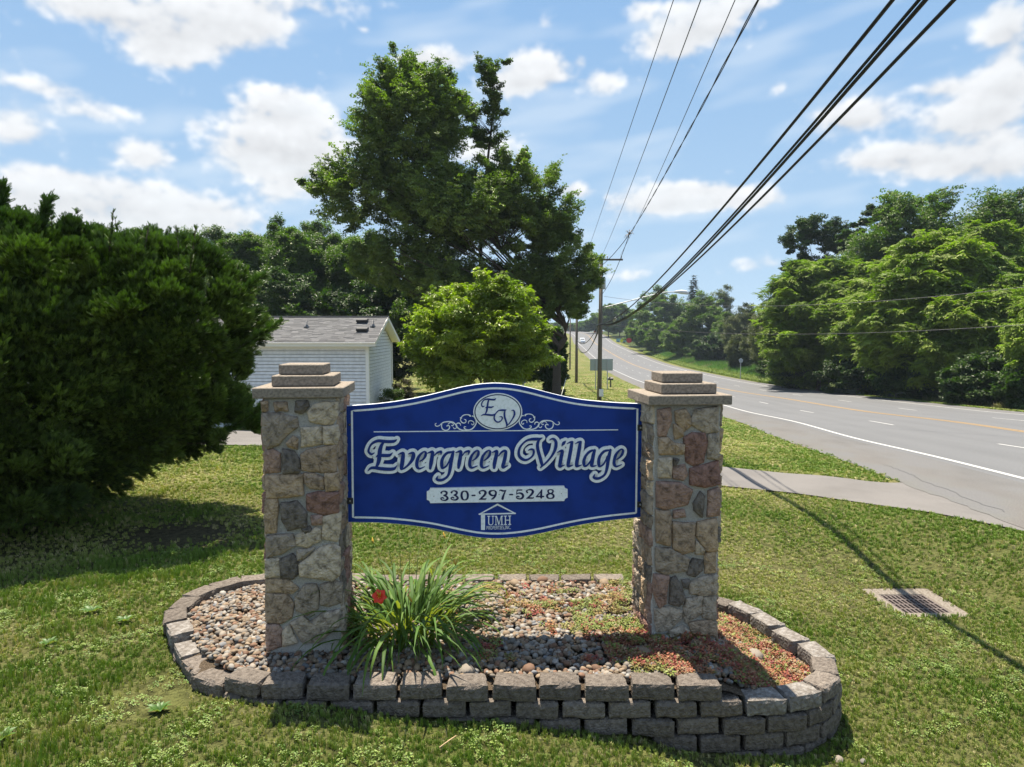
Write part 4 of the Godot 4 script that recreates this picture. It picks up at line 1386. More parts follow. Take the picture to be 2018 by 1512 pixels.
func build_bed() -> void:
	var st := begin(true)
	var poly := PackedVector2Array()
	for p in RING:
		poly.append(Vector2(p[0], p[1]))
	var inner: PackedVector2Array = Geometry2D.offset_polygon(poly, -0.06)[0]
	var x := -3.15
	while x < 2.65:
		var d := 4.8
		while d < 7.2:
			var ok := Geometry2D.is_point_in_polygon(Vector2(x + 0.05, d + 0.05), inner)
			if ok:
				var p := func(a, b): return Vector3(a, bed_height(a, b) - 0.03, -b)
				quad(st, p.call(x, d), p.call(x + 0.1, d), p.call(x + 0.1, d + 0.1), p.call(x, d + 0.1))
			d += 0.1
		x += 0.1
	var soil := mat("bed_soil", Color(1, 1, 1), 0.95, 0.2)
	triplanar(soil, noise_tex(0.05, 5, lin(0.05, 0.038, 0.027), lin(0.17, 0.13, 0.09), 512, 71), 2.0, noise_tex(0.08, 4, grey(0), grey(1), 512, 72), 2.0)
	var bed := ground_piece("pebble_bed", finish(st), soil)
	inner = Geometry2D.offset_polygon(poly, -0.17)[0]
	var r := RandomNumberGenerator.new()
	r.seed = 5
	var pm := mat("pebble", Color.WHITE, 0.75, 0.35)
	pm.vertex_color_use_as_albedo = true
	triplanar(pm, noise_tex(0.03, 4, grey(0.75), grey(1.0), 256, 73), 1.0)
	var buf := PackedFloat32Array()
	var meshes := [blob_mesh(1), blob_mesh(2), blob_mesh(3), blob_mesh(4, 0.22)]
	var near := []
	for k in 15500:
		var px := r.randf_range(-3.1, 2.6)
		var pd := r.randf_range(4.85, 7.15)
		if not Geometry2D.is_point_in_polygon(Vector2(px, pd), inner):
			continue
		var s := r.randf_range(0.0135, 0.027) * (1.25 if r.randf() < 0.1 else 1.0)
		var b := Basis.from_euler(Vector3(r.randf_range(-0.5, 0.5), r.randf() * TAU, r.randf_range(-0.5, 0.5))).scaled_local(Vector3(s * r.randf_range(0.9, 1.5), s * r.randf_range(0.55, 0.95), s * r.randf_range(0.8, 1.1)))
		var at := Vector3(px, bed_height(px, pd) + r.randf_range(-0.012, 0.022), -pd)
		var c := pebble_color(r)
		if pd < 5.35 and near.size() < 285 and px > -1.0 and px < 1.6 and r.randf() < 0.55 or px < -2.0 and pd < 6.2 and near.size() < 300 and r.randf() < 0.3:
			near.append([b, at, c])
		else:
			put(buf, b, at, c)
	many("pebbles", meshes[0], pm, bed, buf)
	var pms := []
	for k in 12:
		var c := pebble_color(r)
		var m := mat("pebble_tone_%d" % k, c.linear_to_srgb(), 0.75, 0.35)
		triplanar(m, pm.albedo_texture, 1.0)
		pms.append(m)
	for e in near:
		part("pebble", meshes[r.randi() % 4], pms[r.randi() % 12], bed, Transform3D(e[0], e[1]))
	# a few larger cobbles
	for e in [[-0.44, 6.62, 0.085, 3], [0.03, 6.85, 0.055, 1], [0.3, 6.95, 0.05, 9], [0.92, 6.9, 0.055, 1], [2.02, 5.75, 0.075, 2], [0.12, 5.08, 0.05, 6], [-0.33, 5.06, 0.06, 0], [1.03, 5.32, 0.06, 5]]:
		part("pebble", meshes[r.randi() % 4], pms[e[3]], bed, Transform3D(Basis.from_euler(Vector3(0.2, r.randf() * 6, 0.1)).scaled_local(Vector3(e[2] * 1.25, e[2] * 0.75, e[2])), Vector3(e[0], bed_height(e[0], e[1]) + 0.02, -e[1])))
	# creeping sedum, red and green, over the right half
	var leaf := leaf_cluster(13, 0.5, 0.55, 0.32, 0.1, 4, 0.7)
	var lm := leaf_mat("sedum", Color(0.35, 0.3, 0.15))
	buf = PackedFloat32Array()
	for k in 19000:
		var px := r.randf_range(-0.5, 2.5)
		var pd := r.randf_range(4.95, 7.0)
		if not Geometry2D.is_point_in_polygon(Vector2(px, pd), inner):
			continue
		var nse := fine_noise.get_noise_2d(px * 3.0 + 9.0, pd * 3.0) * 0.5 + fine_noise.get_noise_2d(px * 9.0, pd * 9.0 + 4.0) * 0.4
		var want := -0.2
		if pd < 5.75 and px > 0.75: want = 0.24
		if px > 1.75: want = 0.3
		if px > 0.1 and px < 1.3 and pd > 5.8: want = -0.03
		if px > 0.55 and px < 1.25 and pd > 5.7 and pd < 6.5: want = 0.16
		if px < 0.1: want = -0.22
		if pd < 5.2 and px < 0.9: want = -0.35
		if nse + want < r.randf_range(0.02, 0.3):
			continue
		var g := smoothstep(-0.15, 0.2, fine_noise.get_noise_2d(px * 2.3 + 31.0, pd * 2.3) + (0.3 if px > 0.55 and px < 1.25 and pd > 5.7 else -0.22))
		var warm: Color = [Color(0.26, 0.085, 0.045), Color(0.30, 0.15, 0.07), Color(0.23, 0.05, 0.04), Color(0.29, 0.205, 0.115)][r.randi() % 4]
		var c := warm.lerp(Color(0.17, 0.205, 0.045), g if r.randf() < 0.8 else 1.0 - g) * r.randf_range(0.7, 1.2)
		var s := r.randf_range(0.028, 0.052)
		put(buf, Basis.from_euler(Vector3(r.randf_range(-0.4, 0.4), r.randf() * TAU, r.randf_range(-0.4, 0.4))).scaled_local(Vector3.ONE * s), Vector3(px, bed_height(px, pd) + r.randf_range(0.01, 0.045), -pd), c)
	var sed := many("sedum_cover", leaf, lm, self, buf)
	sed.set_meta("label", "red and yellow-green creeping sedum over the pebbles round the right pillar")
	sed.set_meta("category", "ground cover")


func leaf_cluster(count: int, spread: float, len: float, wid: float, droop: float, seed_: int, upness := 0.5) -> ArrayMesh:   # leaves scattered within radius 1, each a folded blade
	var r := RandomNumberGenerator.new()
	r.seed = seed_
	var st := begin()
	for k in count:
		var a := TAU * k / count + r.randf_range(-0.4, 0.4)
		var base := Vector3(cos(a), r.randf_range(-0.6, 0.6), sin(a)) * spread * r.randf_range(0.2, 1.0)
		var dir := Vector3(cos(a) + r.randf_range(-0.5, 0.5), r.randf_range(-0.2, 0.6) - droop, sin(a) + r.randf_range(-0.5, 0.5)).normalized()
		var up := Vector3(r.randf_range(-0.6, 0.6), upness + 0.35, r.randf_range(-0.6, 0.6)).normalized()
		add_leaf(st, base, dir, up, len * r.randf_range(0.75, 1.15), wid * r.randf_range(0.8, 1.15))
	return finish(st)


func add_leaf(st: SurfaceTool, base: Vector3, dir: Vector3, up: Vector3, len: float, wid: float) -> void:
	var side := dir.cross(up).normalized()
	var n := side.cross(dir).normalized()
	var tip := base + dir * len - n * len * 0.12
	var m := base + dir * len * 0.45
	var l := m - side * wid * 0.5 + n * wid * 0.14
	var q := m + side * wid * 0.5 + n * wid * 0.14
	tri(st, base, q, tip)
	tri(st, base, tip, l)


func frond_cluster(seed_: int, fronds := 3, pairs := 6) -> ArrayMesh:   # drooping compound leaves, radius about 1
	var r := RandomNumberGenerator.new()
	r.seed = seed_
	var st := begin()
	for f in fronds:
		var a := TAU * f / fronds + r.randf_range(-0.5, 0.5)
		var p := Vector3(r.randf_range(-0.15, 0.15), r.randf_range(-0.15, 0.15), r.randf_range(-0.15, 0.15))
		var dir := Vector3(cos(a), r.randf_range(0.05, 0.4), sin(a)).normalized()
		var step := 1.0 / pairs
		for k in pairs:
			var side := dir.cross(Vector3.UP).normalized()
			for s in [-1.0, 1.0]:
				var d: Vector3 = (side * s + dir * 0.45 - Vector3.UP * 0.18).normalized()
				add_leaf(st, p, d, Vector3(r.randf_range(-0.25, 0.25), 1, r.randf_range(-0.25, 0.25)), 0.42 * (1.0 - 0.35 * k / pairs) * r.randf_range(0.85, 1.1), 0.19)
			p += dir * step
			dir = (dir + Vector3(0, -0.16, 0)).normalized()
		add_leaf(st, p, dir, Vector3.UP, 0.38, 0.18)
	return finish(st)


func needle_spray(seed_: int, shoots := 4, needles := 11, nlen := 0.19) -> ArrayMesh:   # a fan of needled shoots pointing along +y, about 1 long
	var r := RandomNumberGenerator.new()
	r.seed = seed_
	var st := begin()
	for s in shoots:
		var a := r.randf() * TAU
		var dir := Vector3(cos(a) * r.randf_range(0.15, 0.75), 1.0, sin(a) * r.randf_range(0.15, 0.75)).normalized()
		var p := Vector3(0, r.randf_range(-0.1, 0.3), 0)
		var len := r.randf_range(0.5, 0.85)
		var side := dir.cross(Vector3(r.randf_range(-1, 1), 0.2, r.randf_range(-1, 1))).normalized()
		for k in needles:
			var q := p + dir * len * k / needles
			for t in [-1.0, 1.0]:
				var d: Vector3 = (side * t + dir * 0.75).normalized()
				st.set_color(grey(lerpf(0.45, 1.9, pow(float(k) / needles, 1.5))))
				add_leaf(st, q, d, dir.cross(side), nlen * (1.0 - 0.4 * k / needles), nlen * 0.42)
		add_leaf(st, p + dir * len * 0.9, dir, side, nlen, nlen * 0.3)
	return finish(st)


func blade_mesh(len: float, wid: float, arch: float, segs := 7, seed_ := 1, start := 82.0) -> ArrayMesh:   # one long arching leaf from the origin, outwards along +x
	var r := RandomNumberGenerator.new()
	r.seed = seed_
	var st := begin(true)
	var p := Vector3.ZERO
	var ang := deg_to_rad(start)
	var twist := r.randf_range(-0.25, 0.25)
	var L := []
	var R := []
	var M := []
	for k in segs + 1:
		var t := float(k) / segs
		var w := wid * (0.65 + 0.5 * sin(t * 2.2)) * (1.0 if t < 0.55 else pow(1.0 - (t - 0.55) / 0.45, 0.75) + 0.02) * 0.5
		var dir := Vector3(cos(ang), sin(ang), 0)
		var n := Vector3(-sin(ang), cos(ang), 0)
		var s := Vector3(0, 0, 1).rotated(dir, twist * t)
		L.append(p + s * w + n * w * 0.45)
		R.append(p - s * w + n * w * 0.45)
		M.append(p)
		p += dir * len / segs
		ang -= arch / segs * (0.6 + 0.9 * t)
	for k in segs:
		quad(st, R[k], R[k + 1], M[k + 1], M[k])
		quad(st, M[k], M[k + 1], L[k + 1], L[k])
	return finish(st)


func build_daylily() -> void:
	var o := thing("daylily", "clump of arching green daylily leaves with one red flower, beside the left stone pillar", "plant", Vector3(-0.88, 0.08, -5.74))
	var r := RandomNumberGenerator.new()
	r.seed = 12
	var blades := []
	for k in 14:
		blades.append(blade_mesh(r.randf_range(0.55, 0.98), r.randf_range(0.021, 0.031), r.randf_range(1.7, 2.9), 7, 30 + k, r.randf_range(58.0, 86.0)))
	var tones := []
	for k in 5:
		var c: Color = [Color(0.04, 0.088, 0.014), Color(0.05, 0.108, 0.018), Color(0.03, 0.07, 0.012), Color(0.072, 0.13, 0.022), Color(0.20, 0.19, 0.05)][k]
		var m := mat("daylily_leaf_%d" % k, c.linear_to_srgb(), 0.6, 0.3)
		m.cull_mode = BaseMaterial3D.CULL_DISABLED
		m.backlight_enabled = true
		m.backlight = Color(0.45, 0.5, 0.12)
		tones.append(m)
	for k in 299:
		var a := r.randf() * TAU
		var rad := pow(r.randf(), 0.6)
		var at := Vector3(cos(a) * rad * 0.36, -0.03, sin(a) * rad * 0.42 - 0.02)
		var out_a := atan2(at.z, at.x) + r.randf_range(-0.8, 0.8)
		var s := r.randf_range(0.72, 1.1)
		var tone := 4 if r.randf() < 0.05 else r.randi() % 4
		var lean := r.randf_range(-0.1, 0.5) * rad
		var b := Basis(Vector3.UP, -out_a) * Basis(Vector3(0, 0, 1), -lean)
		part("leaf", blades[r.randi() % 14], tones[tone], o, Transform3D(b.scaled_local(Vector3.ONE * s), at))
	# scapes with buds and flowers
	var stalk := mat("daylily_scape", lin(0.10, 0.16, 0.035), 0.5, 0.4)
	var bud := mat("daylily_bud", lin(0.42, 0.30, 0.04), 0.5, 0.4)
	var orange := mat("daylily_faded_flower", lin(0.50, 0.27, 0.035), 0.5, 0.4)
	orange.backlight_enabled = true
	orange.backlight = Color(0.4, 0.25, 0.05)
	var red := mat("daylily_flower", lin(0.66, 0.045, 0.02), 0.5, 0.4)
	red.cull_mode = BaseMaterial3D.CULL_DISABLED
	red.backlight_enabled = true
	red.backlight = Color(0.5, 0.1, 0.04)
	var yellow := mat("daylily_throat", lin(0.75, 0.36, 0.02), 0.5, 0.4)
	var tips := [[-0.13, 0.50, 0.46, 1], [0.11, 0.44, 0.42, 0], [-0.22, 0.86, -0.28, 0], [-0.12, 0.92, -0.35, 0], [0.02, 0.88, -0.2, 0], [0.10, 0.90, -0.42, 0], [0.22, 0.84, -0.3, 0], [0.32, 0.78, -0.1, 0], [0.36, 0.80, -0.35, 0], [-0.28, 0.74, -0.1, 0], [0.42, 0.62, 0.1, 0]]
	for e in tips:
		var tip := Vector3(e[0], e[1], e[2])
		var root := Vector3(e[0] * 0.3, 0.0, e[2] * 0.3)
		var sc := part("flower_stalk", tube_mesh([root, root.lerp(tip, 0.5) + Vector3(0, 0.10, 0), tip], 0.0035, 0.0022, 5), stalk, o)
		if e[3] == 1:
			var st := begin(true)
			var face := Vector3(0.1, 0.35, 1.0).normalized()
			var ux := face.cross(Vector3.UP).normalized()
			var uy := ux.cross(face)
			for k in 6:
				var a := TAU * k / 6 + 0.2
				var out_ := (ux * cos(a) + uy * sin(a))
				var side := (uy * cos(a) - ux * sin(a))
				var w := 0.026 if k % 2 == 0 else 0.021
				var prev := [tip, tip, tip]
				for j in range(1, 6):
					var t := j / 5.0
					var c := tip + out_ * (0.058 * t) + face * (0.055 * t - 0.05 * t * t * t)
					var ww := w * sin(PI * min(0.98, 0.15 + t * 0.8)) * 1.1
					var now := [c - side * ww + face * 0.004, c, c + side * ww + face * 0.004]
					quad(st, prev[0], now[0], now[1], prev[1])
					quad(st, prev[1], now[1], now[2], prev[2])
					prev = now
			var fl := part("flower", finish(st), red, o)
			fl.set_meta("label", "open red daylily flower")
			var st2 := begin(true)
			for k in 5:
				var a := TAU * k / 5
				add_tube(st2, PackedVector3Array([tip, tip + face * 0.05 + (ux * cos(a) + uy * sin(a)) * 0.014]), PackedFloat32Array([0.004, 0.0015]), 4)
			part("throat", finish(st2), yellow, fl)
		for k in 3:
			var st3 := begin(true)
			var dd := Vector3(r.randf_range(-0.5, 0.5), 1, r.randf_range(-0.5, 0.5)).normalized()
			var l := r.randf_range(0.035, 0.07)
			add_tube(st3, PackedVector3Array([tip, tip + dd * l * 0.5, tip + dd * l]), PackedFloat32Array([0.003, 0.008, 0.002]), 6)
			part("bud", finish(st3), orange if k == 0 else bud, sc)


# ---------------------------------------------------------------- grass
func tuft_mesh(seed_: int, blades := 8, h := 1.0) -> ArrayMesh:
	var r := RandomNumberGenerator.new()
	r.seed = seed_
	var st := begin()
	for k in blades:
		var a := r.randf() * TAU
		var base := Vector3(r.randf_range(-0.5, 0.5), 0, r.randf_range(-0.5, 0.5))
		var lean := Vector3(cos(a), 0, sin(a)) * r.randf_range(0.25, 1.0)
		var hh := h * r.randf_range(0.55, 1.1)
		var side := Vector3(-sin(a + 0.6), 0, cos(a + 0.6)) * 0.10
		var mid := base + lean * 0.35 + Vector3(0, hh * 0.6, 0)
		var tip := base + lean + Vector3(0, hh * 0.85, 0)
		quad(st, base - side, base + side, mid + side * 0.8, mid - side * 0.8)
		tri(st, mid - side * 0.8, mid + side * 0.8, tip)
	return finish(st)


func grass_color(p: float, r: RandomNumberGenerator) -> Color:
	var k := r.randf()
	var lush := Color(0.128, 0.212, 0.032)
	var pale := Color(0.30, 0.322, 0.09)
	var straw := Color(0.45, 0.385, 0.215)
	var c := lush.lerp(pale, clampf(p * 0.95 + r.randf_range(-0.25, 0.25), 0.0, 1.0))
	if k < 0.05 + 0.26 * p:
		c = straw.lerp(pale, r.randf() * 0.6)
	return c * r.randf_range(0.75, 1.2)


func build_grass() -> void:
	var r := RandomNumberGenerator.new()
	r.seed = 99
	var buf := PackedFloat32Array()
	var bd := PackedFloat32Array()
	# rings of distance: density falls and tufts widen
	var zones := [[3.2, 5.5, 1350.0, 0.020], [5.5, 8.5, 800.0, 0.025], [8.5, 13.0, 330.0, 0.036], [13.0, 20.0, 130.0, 0.055], [20.0, 32.0, 42.0, 0.085], [32.0, 60.0, 14.0, 0.13], [60.0, 110.0, 4.0, 0.2]]
	for z in zones:
		var d0: float = z[0]
		var d1: float = z[1]
		var x0 := -d1 * 0.78 - 0.4
		var x1: float = min(d1 * 0.78 + 0.4, looked_up(d1, 0) - 2.0)
		if d0 > 30.0:
			x0 = -12.0
		var count := int((d1 - d0) * (x1 - x0) * z[2])
		for k in count:
			var d := r.randf_range(d0, d1)
			var x := r.randf_range(x0, x1)
			if abs(x) > d * 0.78 + 0.4:
				continue
			var l := lateral(x, d)
			var e := near_edge(d)
			if l > e + 0.02 + r.randf_range(-0.12, 0.14):
				continue
			if d < 8.0 and in_bed(x, d):
				continue
			if d > 8.0 and d < 25.0 and on_drive(x, d):
				continue
			if d > 7.0 and d < 8.5 and in_drain(x, d, r.randf_range(-0.07, 0.01)):
				continue
			if x < -4.9 and d > 25.4 and d < 30.2:
				continue
			var p := patch(x, d)
			var worn := 0.0
			if d < 16.0:
				worn = max(1.0 - Vector2(x + 4.6, d - 9.6).length() / 1.1, 1.0 - Vector2(x + 2.55, d - 4.95).length() / 0.55)
			if worn > 0.0 and r.randf() < worn * 1.5:
				continue
			p = clampf(p + max(0.0, worn) * 0.8, 0.0, 1.0)
			if d < 9.0 and fine_noise.get_noise_2d(x * 5.0, d * 5.0) + p * 0.3 > 0.42 and r.randf() < 0.55:
				continue
			var verge := smoothstep(e - 2.2, e - 0.3, l)
			if verge > 0.0 and p > 0.0:
				p *= 1.0 - verge * 0.7
			var s: float = z[3] * r.randf_range(0.8, 1.35)
			var hgt: float = r.randf_range(0.022, 0.046) * (1.0 + 0.5 * (1.0 - p)) * (1.0 if d0 < 13.0 else 1.3)
			if x < -2.5 and fine_noise.get_noise_2d(x * 1.5 + 7.0, d * 1.5) > 0.2:
				hgt *= 1.6
			var y := lawn(x, d)
			var b := Basis(Vector3.UP, r.randf() * TAU).scaled_local(Vector3(s, hgt, s))
			put(buf, b, Vector3(x, y - 0.004, -d), grass_color(p, r))
	# clover and broad-leaved weeds between the blades
	for k in 26000:
		var d := r.randf_range(3.2, 9.0)
		var x := r.randf_range(-d * 0.78, min(d * 0.78, 5.8))
		if in_bed(x, d) or in_drain(x, d, 0.05):
			continue
		var v := fine_noise.get_noise_2d(x * 2.2 - 17.0, d * 2.2)
		if v < 0.06 + (0.1 if x > 0.0 else 0.0) or r.randf() > 0.25 + v or Vector2(x + 7.8, d - 9.8).length() < 3.6:
			continue
		var s := r.randf_range(0.016, 0.034)
		var c := Color(0.085, 0.155, 0.026).lerp(Color(0.19, 0.255, 0.055), r.randf())
		put(bd, Basis.from_euler(Vector3(r.randf_range(-0.3, 0.3), r.randf() * TAU, r.randf_range(-0.3, 0.3))).scaled_local(Vector3.ONE * s), Vector3(x, lawn(x, d) + r.randf_range(0.008, 0.03), -d), c * r.randf_range(0.8, 1.15))
	# mown verge on the far side of the road
	for k in 26000:
		var d := r.randf_range(16.0, 75.0)
		var l := LANES + 2.0 + r.randf_range(0.0, 5.0)
		var w := road_point(d, l)
		var y := ground(w.x, -w.z)
		var s := r.randf_range(0.10, 0.2)
		put(buf, Basis(Vector3.UP, r.randf() * TAU).scaled_local(Vector3(s, r.randf_range(0.07, 0.2), s)), Vector3(w.x, y - 0.01, w.z), grass_color(patch(w.x, d) * 0.8, r) * 0.95)
	var gm: StandardMaterial3D = mats["grass_blade"]
	var g := many("grass", tuft_mesh(3), gm, self, buf)
	tag(g, "short sunlit lawn grass on both sides of the driveway and along the road verges", "grass")
	var cl := many("clover", leaf_cluster(9, 0.7, 0.55, 0.5, 0.0, 8, 0.9), leaf_mat("clover_leaf", Color(0.35, 0.4, 0.12)), self, bd)
	tag(cl, "patches of clover mixed into the lawn near the wall", "clover")
	# rosettes of plantain
	var wl := mat("weed_leaf", lin(0.05, 0.11, 0.018), 0.5, 0.4)
	wl.cull_mode = BaseMaterial3D.CULL_DISABLED
	wl.backlight_enabled = true
	wl.backlight = Color(0.4, 0.45, 0.12)
	var wm := []
	for k in 3:
		wm.append(blade_mesh(0.12, 0.04, 1.2, 4, 60 + k))
	var spots := [[-2.45, 4.75, "broad-leaved weed rosette nearest the left end of the block wall", 1.0], [-3.5, 6.25, "broad-leaved weed rosette in the lawn left of the whitest wall block", 1.0], [-3.9, 5.8, "low weed rosette in the lawn beside the edge of the bush's shadow", 0.8], [-3.25, 4.35, "weed rosette at the left edge of the photo, low in the frame", 1.0], [-3.95, 6.5, "weed rosette with tall leaves standing in the edge of the bush's shadow", 1.1]]
	for s in spots:
		var o := thing("broadleaf_weed", s[2], "weed", Vector3(s[0], lawn(s[0], s[1]) - 0.005, -s[1]), r.randf() * TAU, "weeds in the lawn")
		for k in 9:
			part("leaf", wm[k % 3], wl, o, Transform3D((Basis(Vector3.UP, TAU * k / 9 + r.randf_range(-0.2, 0.2)) * Basis(Vector3(0, 0, 1), -0.55)).scaled_local(Vector3.ONE * s[3] * r.randf_range(0.7, 1.1)), Vector3.ZERO))


func in_drain(x: float, d: float, margin: float) -> bool:
	var q := Vector2(x - 4.62, d - 7.93).rotated(-DRAIN_TURN)
	return abs(q.x) < 0.41 + margin and abs(q.y) < 0.43 + margin


# ---------------------------------------------------------------- trees and shrubs
func pick(r: RandomNumberGenerator, blobs: Array, total: float) -> Array:
	var t := r.randf() * total
	for b in blobs:
		t -= b[3] * b[4] * b[5]
		if t <= 0:
			return b
	return blobs[-1]


func make_tree(called: String, label: String, at: Vector3, trunk_r: float, fork: float, blobs: Array, o: Dictionary) -> Node3D:
	# blobs: x, y, z, rx, ry, rz relative to the foot; o: clumps, leaves (per clump), size, mesh, mat, dark, light, seed, group, limbs, hollow
	var t := thing(called, label, o.get("category", "tree"), at, 0.0, o.get("group", ""))
	var r := RandomNumberGenerator.new()
	r.seed = o.seed
	var total := 0.0
	for b in blobs:
		total += b[3] * b[4] * b[5]
	var clumps := []
	for k in o.clumps:
		var b := pick(r, blobs, total)
		var v := Vector3(r.randfn(), r.randfn() * 0.9 + 0.12, r.randfn()).normalized()
		var rad := lerpf(o.get("hollow", 0.45), 0.93, pow(r.randf(), 0.6))
		var c := Vector3(b[0], b[1], b[2]) + v * rad * Vector3(b[3], b[4], b[5])
		clumps.append([c, v, o.get("clump_size", 0.22) * pow(b[3] * b[4] * b[5], 1.0 / 3.0) * r.randf_range(0.7, 1.3), (v * 0.8 + Vector3(r.randf_range(-0.4, 0.4), 0.55, r.randf_range(-0.4, 0.4))).normalized()])
	var bark: StandardMaterial3D = o.get("bark", mats["bark"])
	# trunk and limbs
	if trunk_r > 0.0:
		var bend := Vector3(r.randf_range(-0.3, 0.3), 0, r.randf_range(-0.3, 0.3)) * fork * 0.2
		var head: Vector3 = o.get("head", Vector3(0, fork * 1.9, 0))
		var spine := spline(PackedVector3Array([Vector3(0, -0.3, 0), Vector3(0, fork * 0.5, 0) + bend * 0.5, Vector3(0, fork, 0) + bend, head]), 4)
		var rad := PackedFloat32Array()
		for i in spine.size():
			var q := float(i) / (spine.size() - 1)
			rad.append(trunk_r * (1.0 - 0.8 * q) * (1.35 if i == 0 else 1.0))
		var st := begin(true)
		add_tube(st, spine, rad, 9)
		part("trunk", finish(st), bark, t)
		st = begin(true)
		var nl: int = o.get("limbs", 26)
		for k in nl:
			var c: Array = clumps[r.randi() % clumps.size()]
			var fi := int(0.25 * spine.size())
			var best := 1e9
			for q in range(fi, spine.size()):
				var hd := Vector2(spine[q].x - c[0].x, spine[q].z - c[0].z).length()
				var miss: float = abs(c[0].y - spine[q].y - hd * r.randf_range(0.45, 0.95) - 0.3)
				if miss < best:
					best = miss
					fi = q
			var a := spine[fi]
			var to: Vector3 = c[0]
			var midp := a.lerp(to, 0.5) + Vector3(r.randf_range(-0.1, 0.1), r.randf_range(-0.02, 0.10), r.randf_range(-0.1, 0.1)) * a.distance_to(to)
			var l0 := rad[fi] * r.randf_range(0.35, 0.6)
			add_tube(st, spline(PackedVector3Array([a, midp, to]), 3), PackedFloat32Array([l0, l0 * 0.8, l0 * 0.6, l0 * 0.5, l0 * 0.38, l0 * 0.28, l0 * 0.18]), 5, false)
		var br := part("branches", finish(st), bark, t)
		br.set_meta("kind", "stuff")
	var spike: float = o.get("spike", 0.0)
	var buf := PackedFloat32Array()
	var dark: Color = o.dark
	var light: Color = o.light
	for c in clumps:
		var tone := r.randf()
		var tint := dark.lerp(light, tone)
		var cr: float = c[2]
		for k in o.leaves:
			var v := Vector3(r.randfn(), r.randfn(), r.randfn()).normalized() * pow(r.randf(), 0.45) * (1.0 if r.randf() < 0.82 else r.randf_range(1.0, o.get("tail", 1.3)))
			v.y *= o.get("flat", 0.65)
			if spike > 0.0:
				var along_: float = v.dot(c[3])
				v = (v - c[3] * along_) * (1.0 - 0.45 * spike * clampf(0.4 + along_, 0.0, 1.0)) + c[3] * along_ * (1.0 + spike)
			var p: Vector3 = c[0] + v * cr
			if p.y < 0.05 and not o.get("low", false):
				continue
			var s: float = o.size * r.randf_range(0.7, 1.25)
			var b: Basis
			if o.get("point", false):
				var up: Vector3 = (c[1] * 0.8 + v * 0.7 + Vector3(0, o.get("lift", 0.5), 0)).normalized()
				var sx := up.cross(Vector3(r.randfn(), r.randfn(), r.randfn())).normalized()
				b = Basis(sx, up, sx.cross(up))
			else:
				b = Basis.from_euler(Vector3(r.randf_range(-0.6, 0.6), r.randf() * TAU, r.randf_range(-0.6, 0.6)))
			put(buf, b.scaled_local(Vector3.ONE * s), p, tint * r.randf_range(0.75, 1.25))
	many("crown", o.mesh, o.mat, t, buf)
	return t


# ---------------------------------------------------------------- what the trees are made of
func auto_blobs(h: float, rad: float, r: RandomNumberGenerator, low := 0.12, column := false) -> Array:
	var out := []
	var n := 9
	if not column:
		out.append([0, h * (0.5 + low * 0.5), 0, rad * 0.8, h * (0.5 - low * 0.5) * 0.9, rad * 0.8])
	for k in n:
		var f := float(k) / (n - 1)
		var prof := (0.62 + 0.5 * sin(PI * clampf(f * 0.85 + 0.1, 0.0, 1.0))) * (1.0 - 0.45 * f * f)
		var br := rad * r.randf_range(0.42, 0.6) * (1.0 - 0.25 * f)
		if column:
			br = rad * 0.75
			prof = 0.4
		if k == n - 1:
			br *= 1.35
		var bry: float = br * (0.8 if not column else 2.0)
		var a := r.randf() * TAU
		var off := (rad * prof - br * 0.75) * r.randf_range(0.5, 1.0) * (0.3 if k == n - 1 else 1.0)
		var y := lerpf(h * low + bry, h - bry, f)
		out.append([cos(a) * off, y, sin(a) * off, br, bry, br])
		if not column and k % 2 == 0 and k < n - 1:
			out.append([-cos(a) * off, y + r.randf_range(-0.1, 0.1) * h, -sin(a) * off, br * 0.9, bry * 0.9, br * 0.9])
	return out


